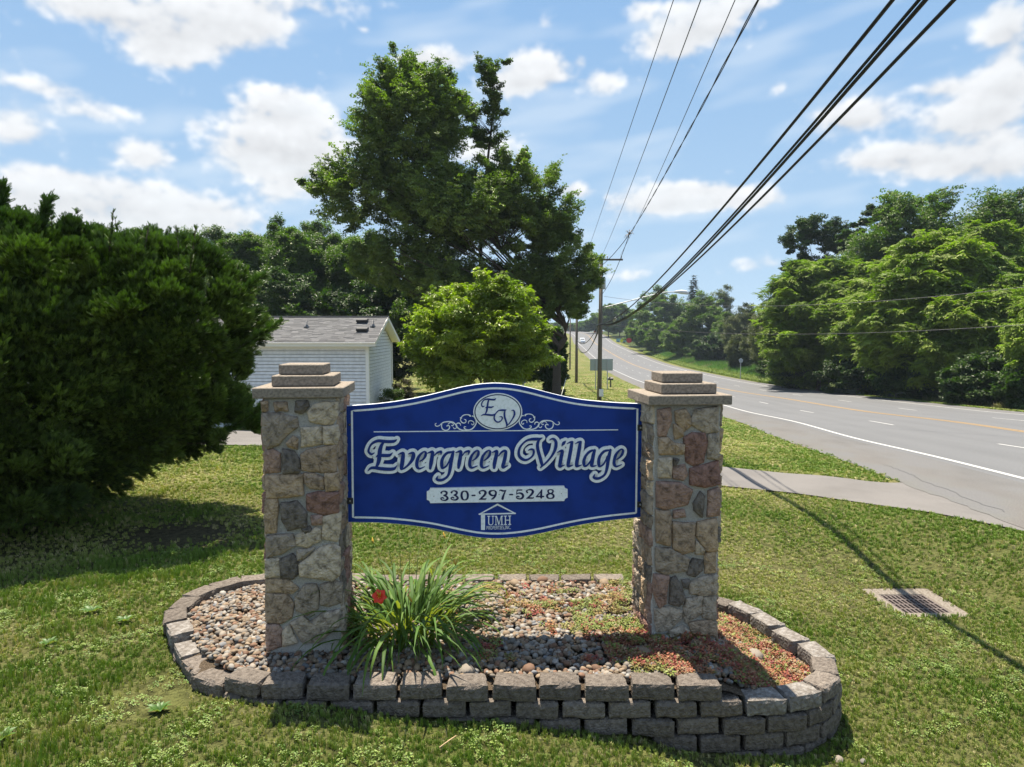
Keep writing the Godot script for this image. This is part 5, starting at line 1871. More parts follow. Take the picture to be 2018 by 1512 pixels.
func build_trees() -> void:
	var bark := mat("bark", Color(1, 1, 1), 0.95, 0.2)
	triplanar(bark, noise_tex(0.03, 5, lin(0.045, 0.036, 0.028), lin(0.16, 0.13, 0.10), 512, 81), 1.2, noise_tex(0.06, 4, grey(0), grey(1), 512, 82), 3.0)
	var through := Color(0.72, 0.88, 0.16)
	leaf_mat("grass_blade", Color(0.6, 0.65, 0.16), 0.6, 0.3)
	var lm := leaf_mat("broad_leaf", through, 0.5, 0.45)
	var fm := leaf_mat("frond_leaf", Color(0.75, 0.9, 0.12), 0.55, 0.35)
	var dm := leaf_mat("dull_leaf", Color(0.6, 0.7, 0.2), 0.6, 0.35)
	var broad := leaf_cluster(14, 0.62, 0.62, 0.42, 0.15, 21)
	var broad_small := leaf_cluster(12, 0.7, 0.5, 0.34, 0.2, 22)
	var frond := frond_cluster(23)
	var r := RandomNumberGenerator.new()
	r.seed = 4242
	for e in TREES:
		var x: float = e[3]
		var d: float = e[4]
		var rad: float = e[6]
		if d < 112.0 and x > 30.0:
			x += 0.7   # keep the verge clear
		var y := ground(x, d)
		var h: float = e[5] - y
		var kind: String = e[2]
		var far := d > 130.0
		var o := {"seed": r.randi(), "mesh": broad, "mat": lm, "clumps": 260 if not far else 150, "leaves": 60 if not far else 46, "size": 0.40 if not far else 0.0030 * d, "dark": Color(0.075, 0.118, 0.024), "light": Color(0.16, 0.225, 0.046), "limbs": 16, "hollow": 0.45, "spike": 0.5, "clump_size": 0.25, "category": "tree"}
		o.group = "trees of the right-hand wood" if d < 120 and x > 20 else "trees behind the mobile home" if x < 3 else "trees far along the road"
		var blobs := auto_blobs(h, rad, r, 0.10)
		match kind:
			"frond":
				o.merge({"mesh": frond, "mat": fm, "size": 0.72, "dark": Color(0.12, 0.178, 0.025), "light": Color(0.26, 0.325, 0.05), "flat": 0.5, "spike": 0.3, "clumps": 330, "leaves": 50}, true)
				blobs = auto_blobs(h, rad, r, 0.03)
			"pale_frond":
				o.merge({"mesh": frond, "mat": fm, "size": 0.6, "dark": Color(0.16, 0.23, 0.03), "light": Color(0.26, 0.33, 0.055), "flat": 0.42}, true)
			"locust":
				o.merge({"clumps": 150, "leaves": 30, "clump_size": 0.26, "size": 0.42, "dark": Color(0.036, 0.065, 0.017), "light": Color(0.065, 0.11, 0.026), "mat": dm}, true)
				blobs = [[0, h - 2.2, 0, rad * 0.8, 2.0, rad * 0.7], [-rad * 0.6, h - 4.2, 0, rad * 0.55, 1.6, rad * 0.6], [rad * 0.5, h - 4.6, 1, rad * 0.6, 1.7, rad * 0.6], [-rad * 0.55, h - 7.5, 0, rad * 0.4, 2.0, rad * 0.5], [0, h - 8.5, 0, rad * 0.7, 2.4, rad * 0.6]]
			"sparse":
				o.merge({"clumps": 46, "leaves": 30, "clump_size": 0.3, "size": 0.5, "dark": Color(0.035, 0.06, 0.015), "light": Color(0.06, 0.10, 0.02)}, true)
				blobs = [[0.6, h - 1.6, 0, 1.5, 1.4, 1.5], [-1.3, h - 3.4, 0, 1.2, 1.0, 1.2], [1.8, h - 3.6, 0, 1.1, 0.9, 1.1], [-2.8, h - 5.2, 0, 1.6, 1.2, 1.4], [1.0, h - 6.6, 0, 1.6, 1.0, 1.4]]
			"shrub":
				o.merge({"category": "shrub", "clumps": 110, "leaves": 40, "dark": Color(0.026, 0.05, 0.014), "light": Color(0.07, 0.115, 0.026), "group": "undergrowth bushes"}, true)
				blobs = auto_blobs(h, rad * 1.1, r, -0.05)
			"pale":
				o.merge({"mesh": broad_small, "mat": dm, "clumps": 60, "leaves": 22, "dark": Color(0.11, 0.13, 0.065), "light": Color(0.19, 0.205, 0.11), "hollow": 0.2}, true)
				blobs = auto_blobs(h, rad, r, 0.2, true)
			"bright":
				o.merge({"dark": Color(0.085, 0.14, 0.02), "light": Color(0.165, 0.235, 0.038)}, true)
			"olive":
				o.merge({"mesh": broad_small, "mat": dm, "dark": Color(0.065, 0.082, 0.03), "light": Color(0.135, 0.15, 0.06)}, true)
			"ash":
				o.merge({"mesh": broad_small, "dark": Color(0.07, 0.11, 0.028), "light": Color(0.14, 0.195, 0.052), "clumps": 280}, true)
		make_tree(e[0], e[1], Vector3(x, y, -d), clampf(h * 0.018, 0.06, 0.35) if kind != "shrub" else 0.05, h * 0.35, blobs, o)

	# the big maple
	var foot := Vector3(2.9, ground(2.9, 46.0), -46.0)
	var f := func(px, py, rx, ry): return [(px - 1098.0) / 30.4, (652.0 - py) / 30.4 + 2.6 - foot.y, 0.0, rx / 30.4, ry / 30.4, max(2.2, rx / 30.4 * 0.95)]
	var mb := [f.call(815, 265, 115, 125), f.call(802, 172, 58, 62), f.call(725, 385, 100, 80), f.call(655, 368, 45, 28), f.call(890, 420, 140, 100), f.call(1045, 420, 95, 105), f.call(1110, 520, 78, 85), f.call(790, 520, 100, 65), f.call(1000, 345, 70, 45), f.call(1105, 575, 65, 42), f.call(900, 560, 120, 55), f.call(870, 215, 60, 80), f.call(1080, 440, 70, 60), f.call(1140, 560, 48, 42), f.call(1090, 600, 60, 28), f.call(1020, 560, 90, 50), f.call(620, 375, 22, 14), f.call(1075, 610, 45, 34), f.call(1120, 610, 40, 24)]
	make_tree("maple_tree", "tall spreading maple, the biggest tree in the photo, behind the bright small tree", foot, 0.33, 6.0, mb, {"seed": 7, "mesh": broad, "mat": lm, "clumps": 1250, "leaves": 40, "size": 0.215, "dark": Color(0.115, 0.16, 0.042), "light": Color(0.235, 0.29, 0.085), "limbs": 120, "hollow": 0.30, "spike": 0.95, "clump_size": 0.16, "flat": 0.85, "tail": 1.7, "head": Vector3(-8.2, 14.5, 0), "category": "tree"})
	var lead := [f.call(962, 140, 30, 42), f.call(975, 200, 26, 40), f.call(930, 215, 34, 32), f.call(955, 265, 42, 30), f.call(1000, 120, 10, 22)]
	for b in lead:
		b[0] -= (960 - 1098) / 30.4
		b[5] = 1.0
	make_tree("ash_tree", "thin bare-stemmed treetop rising beside the big maple's left top", foot + Vector3((960 - 1098) / 30.4, 0, -2.0), 0.26, 11.0, lead, {"seed": 17, "mesh": broad, "mat": lm, "clumps": 90, "leaves": 22, "size": 0.2, "dark": Color(0.08, 0.11, 0.03), "light": Color(0.15, 0.19, 0.055), "limbs": 34, "hollow": 0.1, "spike": 1.0, "clump_size": 0.26, "head": Vector3(0.5, 20.0, 0), "category": "tree"})

	# the bright small tree in front of it
	foot = Vector3(-1.1, ground(-1.1, 24.6), -24.6)
	var g := func(px, py, rx, ry): return [(px - 945.0) / 57.0, (652.0 - py) / 57.0 + 2.6 - foot.y, 0.0, rx / 57.0, ry / 57.0, rx / 57.0 * 0.9]
	var sb := [g.call(940, 640, 125, 95), g.call(860, 690, 70, 65), g.call(1030, 690, 70, 65), g.call(945, 575, 75, 42), g.call(1000, 600, 65, 50), g.call(880, 610, 55, 45), g.call(940, 730, 120, 45), g.call(1075, 715, 35, 30), g.call(820, 680, 32, 45)]
	make_tree("ornamental_tree", "small bright yellow-green tree with long drooping leaves, right behind the sign", foot, 0.09, 1.2, sb, {"seed": 27, "mesh": leaf_cluster(11, 0.55, 0.85, 0.34, 0.55, 24, 0.8), "mat": leaf_mat("bright_leaf", Color(0.8, 0.95, 0.14), 0.4, 0.5), "clumps": 330, "leaves": 26, "size": 0.165, "dark": Color(0.165, 0.225, 0.028), "light": Color(0.33, 0.375, 0.06), "limbs": 60, "hollow": 0.35, "clump_size": 0.22, "spike": 0.5, "flat": 0.6, "category": "tree"})

	# the clipped-out yew at the left
	foot = Vector3(-7.6, ground(-7.6, 10.2) - 0.02, -10.2)
	var y := func(x, yy, z, rx, ry, rz): return [x + 7.6, yy - foot.y, z + 10.2, rx, ry, rz]
	var yb := [y.call(-8.4, 1.95, -10.2, 4.0, 2.15, 2.7), y.call(-5.1, 2.78, -10.3, 1.48, 1.2, 1.6), y.call(-8.0, 3.55, -10.0, 2.3, 0.75, 1.8), y.call(-5.35, 1.6, -10.6, 1.35, 0.95, 1.6), y.call(-7.0, 0.75, -8.75, 2.0, 0.85, 0.9), y.call(-9.6, 0.9, -8.6, 2.4, 1.1, 1.2), y.call(-6.4, 3.35, -9.8, 1.6, 0.78, 1.3), y.call(-4.15, 1.15, -10.4, 0.5, 0.28, 0.5)]
	var spray := needle_spray(31, 5, 9, 0.20)
	var ym := leaf_mat("yew_needle", Color(0.45, 0.58, 0.08), 0.5, 0.4)
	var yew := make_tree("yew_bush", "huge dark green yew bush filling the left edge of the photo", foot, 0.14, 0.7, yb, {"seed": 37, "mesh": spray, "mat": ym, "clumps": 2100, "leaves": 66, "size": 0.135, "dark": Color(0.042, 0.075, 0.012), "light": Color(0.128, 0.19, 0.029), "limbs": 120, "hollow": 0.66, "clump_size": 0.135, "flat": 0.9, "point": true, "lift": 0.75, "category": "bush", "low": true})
	# stray shoots that stand out of it
	var buf := PackedFloat32Array()
	var st := begin(true)
	for s in [[[-4.7, 1.9, -10.2], [-3.9, 2.35, -10.1], [-3.25, 2.72, -10.0]], [[-4.9, 2.6, -10.1], [-4.1, 2.95, -10.0], [-3.5, 3.35, -10.0]], [[-4.6, 1.0, -10.4], [-4.0, 1.25, -10.3], [-3.6, 1.5, -10.2]], [[-8.3, 4.0, -10.0], [-8.25, 4.5, -10.0], [-8.15, 4.85, -10.0]], [[-7.7, 4.0, -9.9], [-7.5, 4.35, -9.9], [-7.35, 4.6, -9.9]], [[-9.0, 4.0, -10.0], [-8.9, 4.4, -10.0], [-8.8, 4.65, -10.0]], [[-6.6, 3.7, -9.8], [-6.4, 4.1, -9.8], [-6.3, 4.35, -9.8]], [[-7.1, 3.9, -9.8], [-6.95, 4.25, -9.8], [-6.9, 4.55, -9.8]]]:
		var pts := PackedVector3Array()
		for q in s:
			pts.append(Vector3(q[0], q[1], q[2]) - foot)
		pts = spline(pts, 5)
		var rad := PackedFloat32Array()
		for k in pts.size():
			rad.append(lerpf(0.014, 0.004, float(k) / pts.size()))
		add_tube(st, pts, rad, 5)
		for k in range(1, pts.size()):
			var dir := (pts[k] - pts[k - 1]).normalized()
			for j in 7:
				var up := (dir + Vector3(r.randfn(), r.randfn() + 0.2, r.randfn()) * 0.42).normalized()
				var sx := up.cross(Vector3(r.randfn(), r.randfn(), r.randfn())).normalized()
				put(buf, Basis(sx, up, sx.cross(up)).scaled_local(Vector3.ONE * r.randf_range(0.12, 0.2)), pts[k - 1].lerp(pts[k], r.randf()), Color(0.06, 0.11, 0.018).lerp(Color(0.10, 0.16, 0.026), r.randf()))
	for k in 34:   # short upright tips along the top
		var x := r.randf_range(-11.5, -4.1)
		var top := 4.15 - 0.5 * smoothstep(-7.2, -3.9, x) + 0.10 * sin(x * 3.1)
		var p0 := Vector3(x, top - 0.25, -10.0 + r.randf_range(-0.8, 0.9)) - foot
		var p1 := p0 + Vector3(r.randf_range(-0.12, 0.16), r.randf_range(0.4, 0.62), 0)
		add_tube(st, PackedVector3Array([p0, p1]), PackedFloat32Array([0.01, 0.004]), 4)
		for j in 15:
			var t := r.randf()
			var up := (Vector3(0, 1, 0) + Vector3(r.randfn(), r.randfn(), r.randfn()) * 0.38).normalized()
			var sx := up.cross(Vector3(r.randfn(), r.randfn(), r.randfn())).normalized()
			put(buf, Basis(sx, up, sx.cross(up)).scaled_local(Vector3.ONE * r.randf_range(0.09, 0.15) * (1.1 - 0.5 * t)), p0.lerp(p1, t), Color(0.055, 0.10, 0.016).lerp(Color(0.12, 0.18, 0.026), r.randf()))
	part("stem", finish(st), bark, yew)
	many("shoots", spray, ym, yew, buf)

	# small plants by the mobile home
	var sh := {"seed": 51, "mesh": broad_small, "mat": lm, "clumps": 40, "leaves": 26, "size": 0.10, "dark": Color(0.05, 0.085, 0.02), "light": Color(0.09, 0.14, 0.03), "limbs": 10, "hollow": 0.3, "clump_size": 0.3, "category": "shrub", "low": true}
	make_tree("shrub", "rounded green shrub at the near corner of the mobile home", Vector3(-4.55, ground(-4.55, 26.4), -26.4), 0.02, 0.4, [[0, 0.75, 0, 0.45, 0.75, 0.4]], sh)
	sh.merge({"seed": 52, "dark": Color(0.05, 0.045, 0.028), "light": Color(0.085, 0.075, 0.045)}, true)
	make_tree("shrub", "thin brownish shrub right of the green one at the mobile home corner", Vector3(-4.15, ground(-4.15, 27.0), -27.0), 0.02, 0.5, [[0, 1.0, 0, 0.35, 0.95, 0.35]], sh)
	sh.merge({"seed": 53, "dark": Color(0.04, 0.075, 0.02), "light": Color(0.07, 0.12, 0.03)}, true)
	make_tree("shrub", "low green plant against the skirting of the mobile home, left of the stone pillar", Vector3(-9.3, ground(-9.3, 24.8), -24.75), 0.02, 0.2, [[0, 0.35, 0, 0.75, 0.4, 0.3]], sh)

	# the pointed spruce
	foot = Vector3(67.2, ground(67.2, 265.0), -265.0)
	var sp := thing("spruce_tree", "pointed dark spruce standing above the tree line, right of the street lamp", "tree", foot)
	var hh := 23.4 - foot.y
	part("trunk", tube_mesh([Vector3.ZERO, Vector3(0, hh * 0.99, 0)], 0.4, 0.05, 7), bark, sp)
	buf = PackedFloat32Array()
	var lay := 0.12
	while lay < 1.0:
		var rr := (1.0 - lay) * 6.6 + 0.25
		for k in int(9 + 14 * (1.0 - lay)):
			var a := r.randf() * TAU
			var reach := rr * r.randf_range(0.55, 1.15)
			var n := int(reach / 0.55) + 2
			for j in n:
				var t := (j + 0.6) / n
				var p := Vector3(cos(a) * reach * t, hh * lay - reach * t * 0.32 + r.randf_range(-0.1, 0.1), sin(a) * reach * t)
				var up := Vector3(cos(a), -0.2, sin(a)).normalized()
				var sx := up.cross(Vector3.UP).normalized()
				put(buf, Basis(sx, up, sx.cross(up)).scaled_local(Vector3.ONE * r.randf_range(0.8, 1.25)), p, Color(0.03, 0.055, 0.03) * r.randf_range(0.8, 1.3))
		lay += 0.026 + r.randf_range(-0.004, 0.004)
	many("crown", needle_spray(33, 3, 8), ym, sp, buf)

	# reeds between the far verge and the trees
	buf = PackedFloat32Array()
	var reed := tuft_mesh(9, 10, 1.0)
	for k in 60000:
		var d := r.randf_range(98.0, 270.0)
		var l := LANES + r.randf_range(5.0, 34.0)
		var w := road_point(d, l)
		if w.x / d > 0.40 or w.x / d < 0.185:
			continue
		var front := smoothstep(5.0, 10.0, l - LANES)
		var hgt := r.randf_range(1.3, 2.3) * lerpf(0.35, 1.0, front)
		var c := Color(0.07, 0.19, 0.025).lerp(Color(0.15, 0.235, 0.045), r.randf() * 0.8)
		if fine_noise.get_noise_2d(w.x * 0.15, d * 0.12) > 0.28:
			c = c.lerp(Color(0.22, 0.21, 0.11), 0.6)
		if front < 0.4:
			c = Color(0.17, 0.23, 0.045)
		put(buf, Basis(Vector3.UP, r.randf() * TAU).scaled_local(Vector3(0.5, hgt, 0.5)), Vector3(w.x, ground(w.x, -w.z) - 0.02, w.z), c * r.randf_range(0.8, 1.2))
	var rd := many("reed_bed", reed, mats["grass_blade"], self, buf)
	tag(rd, "bright green reed bed across the road in front of the trees", "reeds")
	# tall dry weeds by the right edge
	buf = PackedFloat32Array()
	for k in 5200:
		var d := r.randf_range(40.0, 66.0)
		var w := road_point(d, LANES + r.randf_range(4.0, 8.5))
		put(buf, Basis(Vector3.UP, r.randf() * TAU).scaled_local(Vector3(0.25, r.randf_range(0.3, 0.9), 0.25)), Vector3(w.x, ground(w.x, -w.z) - 0.02, w.z), Color(0.11, 0.14, 0.04).lerp(Color(0.26, 0.23, 0.12), r.randf()))
	tag(many("tall_weeds", reed, mats["grass_blade"], self, buf), "tall dry weeds between the road and the wood at the right edge", "weeds")


# ---------------------------------------------------------------- the mobile home
func build_home() -> void:
	var gy := -0.92
	var o := thing("mobile_home", "white mobile home with grey shingle roof, left behind the yew and the stone pillar", "house", Vector3(-5.12, gy, -25.3), deg_to_rad(-0.6))
	# local: x runs left (negative) from the near right corner, z back (negative), y up from the ground
	var L := 16.5
	var W := 4.45
	var floor_y := 0.62
	var eave := 3.06
	var vinyl := mat("vinyl_siding", lin(0.80, 0.80, 0.80), 0.55, 0.4)
	triplanar(vinyl, noise_tex(0.02, 4, grey(0.88), grey(1.0), 256, 91), 0.8)
	var trim := mat("white_trim", lin(0.80, 0.79, 0.74), 0.5, 0.4)
	var core := mat("sheathing", lin(0.27, 0.275, 0.28), 0.9)
	var st := begin()
	add_box(st, Vector3(-L / 2, (eave + floor_y) / 2, -W / 2), Vector3(L - 0.04, eave - floor_y, W - 0.04))
	# gable ends behind the boards
	var gp := PackedVector2Array([Vector2(0.02, 0), Vector2(W - 0.02, 0), Vector2(W / 2, 0.88)])
	add_gable(st, gp, -0.02, -L + 0.02, eave)
	part("wall", finish(st), core, o)
	var board := func(length: float, y: float, h: float) -> ArrayMesh:   # lap board: x 0..-length, tilted so its foot stands out
		var s := begin()
		var a := 0.008
		var b := 0.040
		quad(s, Vector3(-length, y, b), Vector3(0, y, b), Vector3(0, y + h, a), Vector3(-length, y + h, a))
		quad(s, Vector3(-length, y, 0), Vector3(0, y, 0), Vector3(0, y, b), Vector3(-length, y, b))
		quad(s, Vector3(0, y, b), Vector3(0, y, 0), Vector3(0, y + h, 0), Vector3(0, y + h, a))
		quad(s, Vector3(-length, y, 0), Vector3(-length, y, b), Vector3(-length, y + h, a), Vector3(-length, y + h, 0))
		return finish(s)
	var n := 20
	var h := (eave - floor_y) / n
	for k in n:
		part("siding_board", board.call(L - 0.2, floor_y + k * h, h - 0.017), vinyl, o, Transform3D(Basis(), Vector3(-0.1, 0, 0)))
	for k in n:
		part("siding_board", board.call(W - 0.2, floor_y + k * h, h - 0.017), vinyl, o, Transform3D(Basis(Vector3.UP, PI / 2), Vector3(0, 0, -W + 0.1)) * Transform3D(Basis(), Vector3(W - 0.2, 0, 0)) if false else Transform3D(Basis(Vector3.UP, PI / 2), Vector3(0, 0, -W + 0.1)))
	for k in 7:
		var t := k * 0.122 / 0.88
		var len := (W - 0.2) * (1.0 - t) - 0.15
		part("siding_board", board.call(len, eave + k * 0.122, 0.105), vinyl, o, Transform3D(Basis(Vector3.UP, PI / 2), Vector3(0, 0, -W / 2 - len / 2)))
	for c in [Vector3(-0.03, 0, 0.0), Vector3(0.0, 0, -W), Vector3(-L, 0, 0.0)]:
		st = begin()
		add_box(st, Vector3(c.x, (eave + floor_y) / 2, c.z), Vector3(0.13, eave - floor_y, 0.10), Basis(), 0.01)
		part("corner_post", finish(st), trim, o)
	# skirting of ribbed panels
	var skirt := mat("skirting", lin(0.62, 0.66, 0.70), 0.6, 0.4)
	for k in int(L / 0.41):
		st = begin()
		for j in 4:
			add_box(st, Vector3(-0.05 - k * 0.41 - j * 0.1, floor_y / 2 - 0.1, -0.03 - (0.012 if j % 2 == 0 else 0.0)), Vector3(0.098, floor_y + 0.2, 0.03))
		part("skirting_panel", finish(st), skirt, o)
	st = begin()
	for j in int(W / 0.1):
		add_box(st, Vector3(-0.035 - (0.012 if j % 2 == 0 else 0.0), floor_y / 2 - 0.1, -0.1 - j * 0.1), Vector3(0.03, floor_y + 0.2, 0.098))
	part("skirting_panel", finish(st), skirt, o)
	# roof
	var over := 0.33
	var rise := 0.93
	var run := W / 2 + over
	var slope := rise / run
	var shingle := mat("roof_shingle", Color(1, 1, 1), 0.95, 0.2)
	shingle.vertex_color_use_as_albedo = true
	triplanar(shingle, noise_tex(0.25, 3, grey(0.7), grey(1.0), 256, 93), 2.0)
	st = begin()
	for side in [1.0, -1.0]:
		var zc := -W / 2
		var y0 := eave + 0.06
		var p := func(x, t, lift): return Vector3(x, y0 + rise * t + lift, zc + side * run * (1.0 - t))
		var a = p.call(over, 0, 0)
		var b = p.call(-L - over, 0, 0)
		var c = p.call(-L - over, 1, 0)
		var d = p.call(over, 1, 0)
		if side > 0:
			quad(st, b, a, d, c)
			quad(st, a + Vector3(0, -0.05, 0), b + Vector3(0, -0.05, 0), c + Vector3(0, -0.05, 0), d + Vector3(0, -0.05, 0))
		else:
			quad(st, a, b, c, d)
			quad(st, b + Vector3(0, -0.05, 0), a + Vector3(0, -0.05, 0), d + Vector3(0, -0.05, 0), c + Vector3(0, -0.05, 0))
	var roof := part("roof", finish(st), mat("roof_deck", lin(0.2, 0.2, 0.2), 0.9), o)
	st = begin()
	var rr := RandomNumberGenerator.new()
	rr.seed = 3
	for side in [1.0, -1.0]:
		for row in 19:
			var t0 := row / 19.0
			var t1 := (row + 1.25) / 19.0
			var x := over + 0.02 - rr.randf_range(0.0, 0.2)
			var first := over + 0.02
			while x > -L - over:
				var wd := rr.randf_range(0.16, 0.34)
				var q := func(xx, t, lift): return Vector3(xx, eave + 0.06 + rise * min(t, 1.02) + lift, -W / 2 + side * (run + 0.02) * (1.0 - min(t, 1.0)))
				var th := rr.randf_range(0.012, 0.024)
				var g := rr.randf_range(0.14, 0.215)
				st.set_color(Color(g, g * 1.0, g * 1.02))
				var a = q.call(first, t0, th)
				var b = q.call(x - wd, t0, th)
				var c = q.call(x - wd, t1, 0.006)
				var d = q.call(first, t1, 0.006)
				var dn := Vector3(0, -th, 0)
				if side > 0:
					quad(st, b, a, d, c)
					quad(st, b + dn, a + dn, a, b)
				else:
					quad(st, a, b, c, d)
					quad(st, a + dn, b + dn, b, a)
				first = x - wd - 0.004
				x -= wd
	var shs := part("shingles", finish(st), shingle, roof)
	shs.set_meta("kind", "stuff")
	# ridge cap, fascia, rake boards, soffit
	st = begin()
	add_box(st, Vector3(-L / 2, eave + 0.06 + rise + 0.022, -W / 2), Vector3(L + 2 * over, 0.02, 0.2), Basis(), 0.004)
	part("ridge_cap", finish(st), mat("ridge_grey", lin(0.22, 0.22, 0.225), 0.95), roof)
	st = begin()
	add_box(st, Vector3(-L * 0.62, eave + 0.06 + rise + 0.05, -W / 2), Vector3(L * 0.62, 0.05, 0.26), Basis(), 0.01)
	part("ridge_vent", finish(st), mat("vent_black", lin(0.02, 0.02, 0.022), 0.6), roof)
	st = begin()
	add_box(st, Vector3(-L / 2, eave - 0.02, over - 0.01), Vector3(L + 2 * over, 0.15, 0.03), Basis(), 0.006)
	add_box(st, Vector3(-L / 2, eave + 0.03, over + 0.05), Vector3(L + 2 * over, 0.02, 0.09), Basis(), 0.005)
	part("gutter", finish(st), trim, o)
	st = begin()
	add_box(st, Vector3(-L / 2, eave - 0.06, over / 2 + 0.01), Vector3(L + 2 * over, 0.02, over))
	part("soffit", finish(st), trim, o)
	st = begin()
	add_box(st, Vector3(-L / 2, eave - 0.125, 0.03), Vector3(L - 0.16, 0.11, 0.03), Basis(), 0.005)
	part("frieze_board", finish(st), trim, o)
	for side in [1.0, -1.0]:
		st = begin()
		var ang := atan2(rise, run)
		var bl := sqrt(rise * rise + run * run)
		add_box(st, Vector3(over - 0.01, eave + 0.0 + rise / 2, -W / 2 + side * run / 2), Vector3(0.03, 0.14, bl), Basis(Vector3.RIGHT, side * ang), 0.005)
		add_box(st, Vector3(over / 2, eave - 0.015 + rise / 2, -W / 2 + side * run / 2), Vector3(over, 0.02, bl), Basis(Vector3.RIGHT, side * ang))
		part("rake_board", finish(st), trim, o)
	# roof vents: two black boxes and two grey pipes
	var black := mat("vent_black", lin(0.02, 0.02, 0.022), 0.6)
	var grey_m := mat("vent_pipe", lin(0.12, 0.12, 0.125), 0.6)
	for v in [[-0.55, 0.76], [-0.35, 0.40]]:
		var p := Vector3(v[0], eave + 0.06 + rise * v[1], -W / 2 + run * (1 - v[1]))
		st = begin()
		add_box(st, p + Vector3(0, 0.09, 0.0), Vector3(0.42, 0.10, 0.32), Basis(Vector3.RIGHT, atan2(rise, run) * 0.6), 0.02)
		add_box(st, p + Vector3(0, 0.02, 0.0), Vector3(0.34, 0.10, 0.26))
		part("roof_vent", finish(st), black, roof)
	for v in [[-2.5, 0.55], [-0.05, 0.57]]:
		var p := Vector3(v[0], eave + 0.06 + rise * v[1], -W / 2 + run * (1 - v[1]))
		st = begin(true)
		add_tube(st, PackedVector3Array([p + Vector3(0, -0.02, 0), p + Vector3(0, 0.10, 0), p + Vector3(0, 0.11, 0), p + Vector3(0, 0.26, 0)]), PackedFloat32Array([0.12, 0.075, 0.045, 0.045]), 10)
		part("vent_pipe", finish(st), grey_m, roof)


func add_gable(st: SurfaceTool, p: PackedVector2Array, x0: float, x1: float, y: float) -> void:
	for x in [x0, x1]:
		var a := Vector3(x, y + p[0].y, -p[0].x)
		var b := Vector3(x, y + p[1].y, -p[1].x)
		var c := Vector3(x, y + p[2].y, -p[2].x)
		if x == x0:
			tri(st, a, b, c)
		else:
			tri(st, a, c, b)


# ---------------------------------------------------------------- poles, wires and roadside things
func sag_line(a: Vector3, b: Vector3, sag: float, n := 28) -> PackedVector3Array:
	var p := PackedVector3Array()
	for k in n + 1:
		var t := float(k) / n
		p.append(a.lerp(b, t) - Vector3(0, sag * 4.0 * t * (1.0 - t), 0))
	return p


func wire(called: String, label: String, pts: PackedVector3Array, radius: float, m: Material, group := "wires along the road", category := "cable") -> Node3D:
	var t := thing(called, label, category, pts[0], 0.0, group)
	var st := begin(true)
	var rad := PackedFloat32Array()
	for i in pts.size():
		pts[i] -= t.position
		rad.append(radius)
	add_tube(st, pts, rad, 6)
	part("strand", finish(st), m, t)
	return t


func build_pole(label: String, x: float, d: float, h: float, r0: float, lean: float, wood: Material) -> Node3D:
	var o := thing("utility_pole", label, "utility pole", Vector3(x, ground(x, d) - 0.1, -d), 0.0, "wooden utility poles along the road")
	part("pole", tube_mesh([Vector3.ZERO, Vector3(lean * h * 0.5, h * 0.5, 0), Vector3(lean * h, h, 0)], r0, r0 * 0.72, 10), wood, o)
	return o


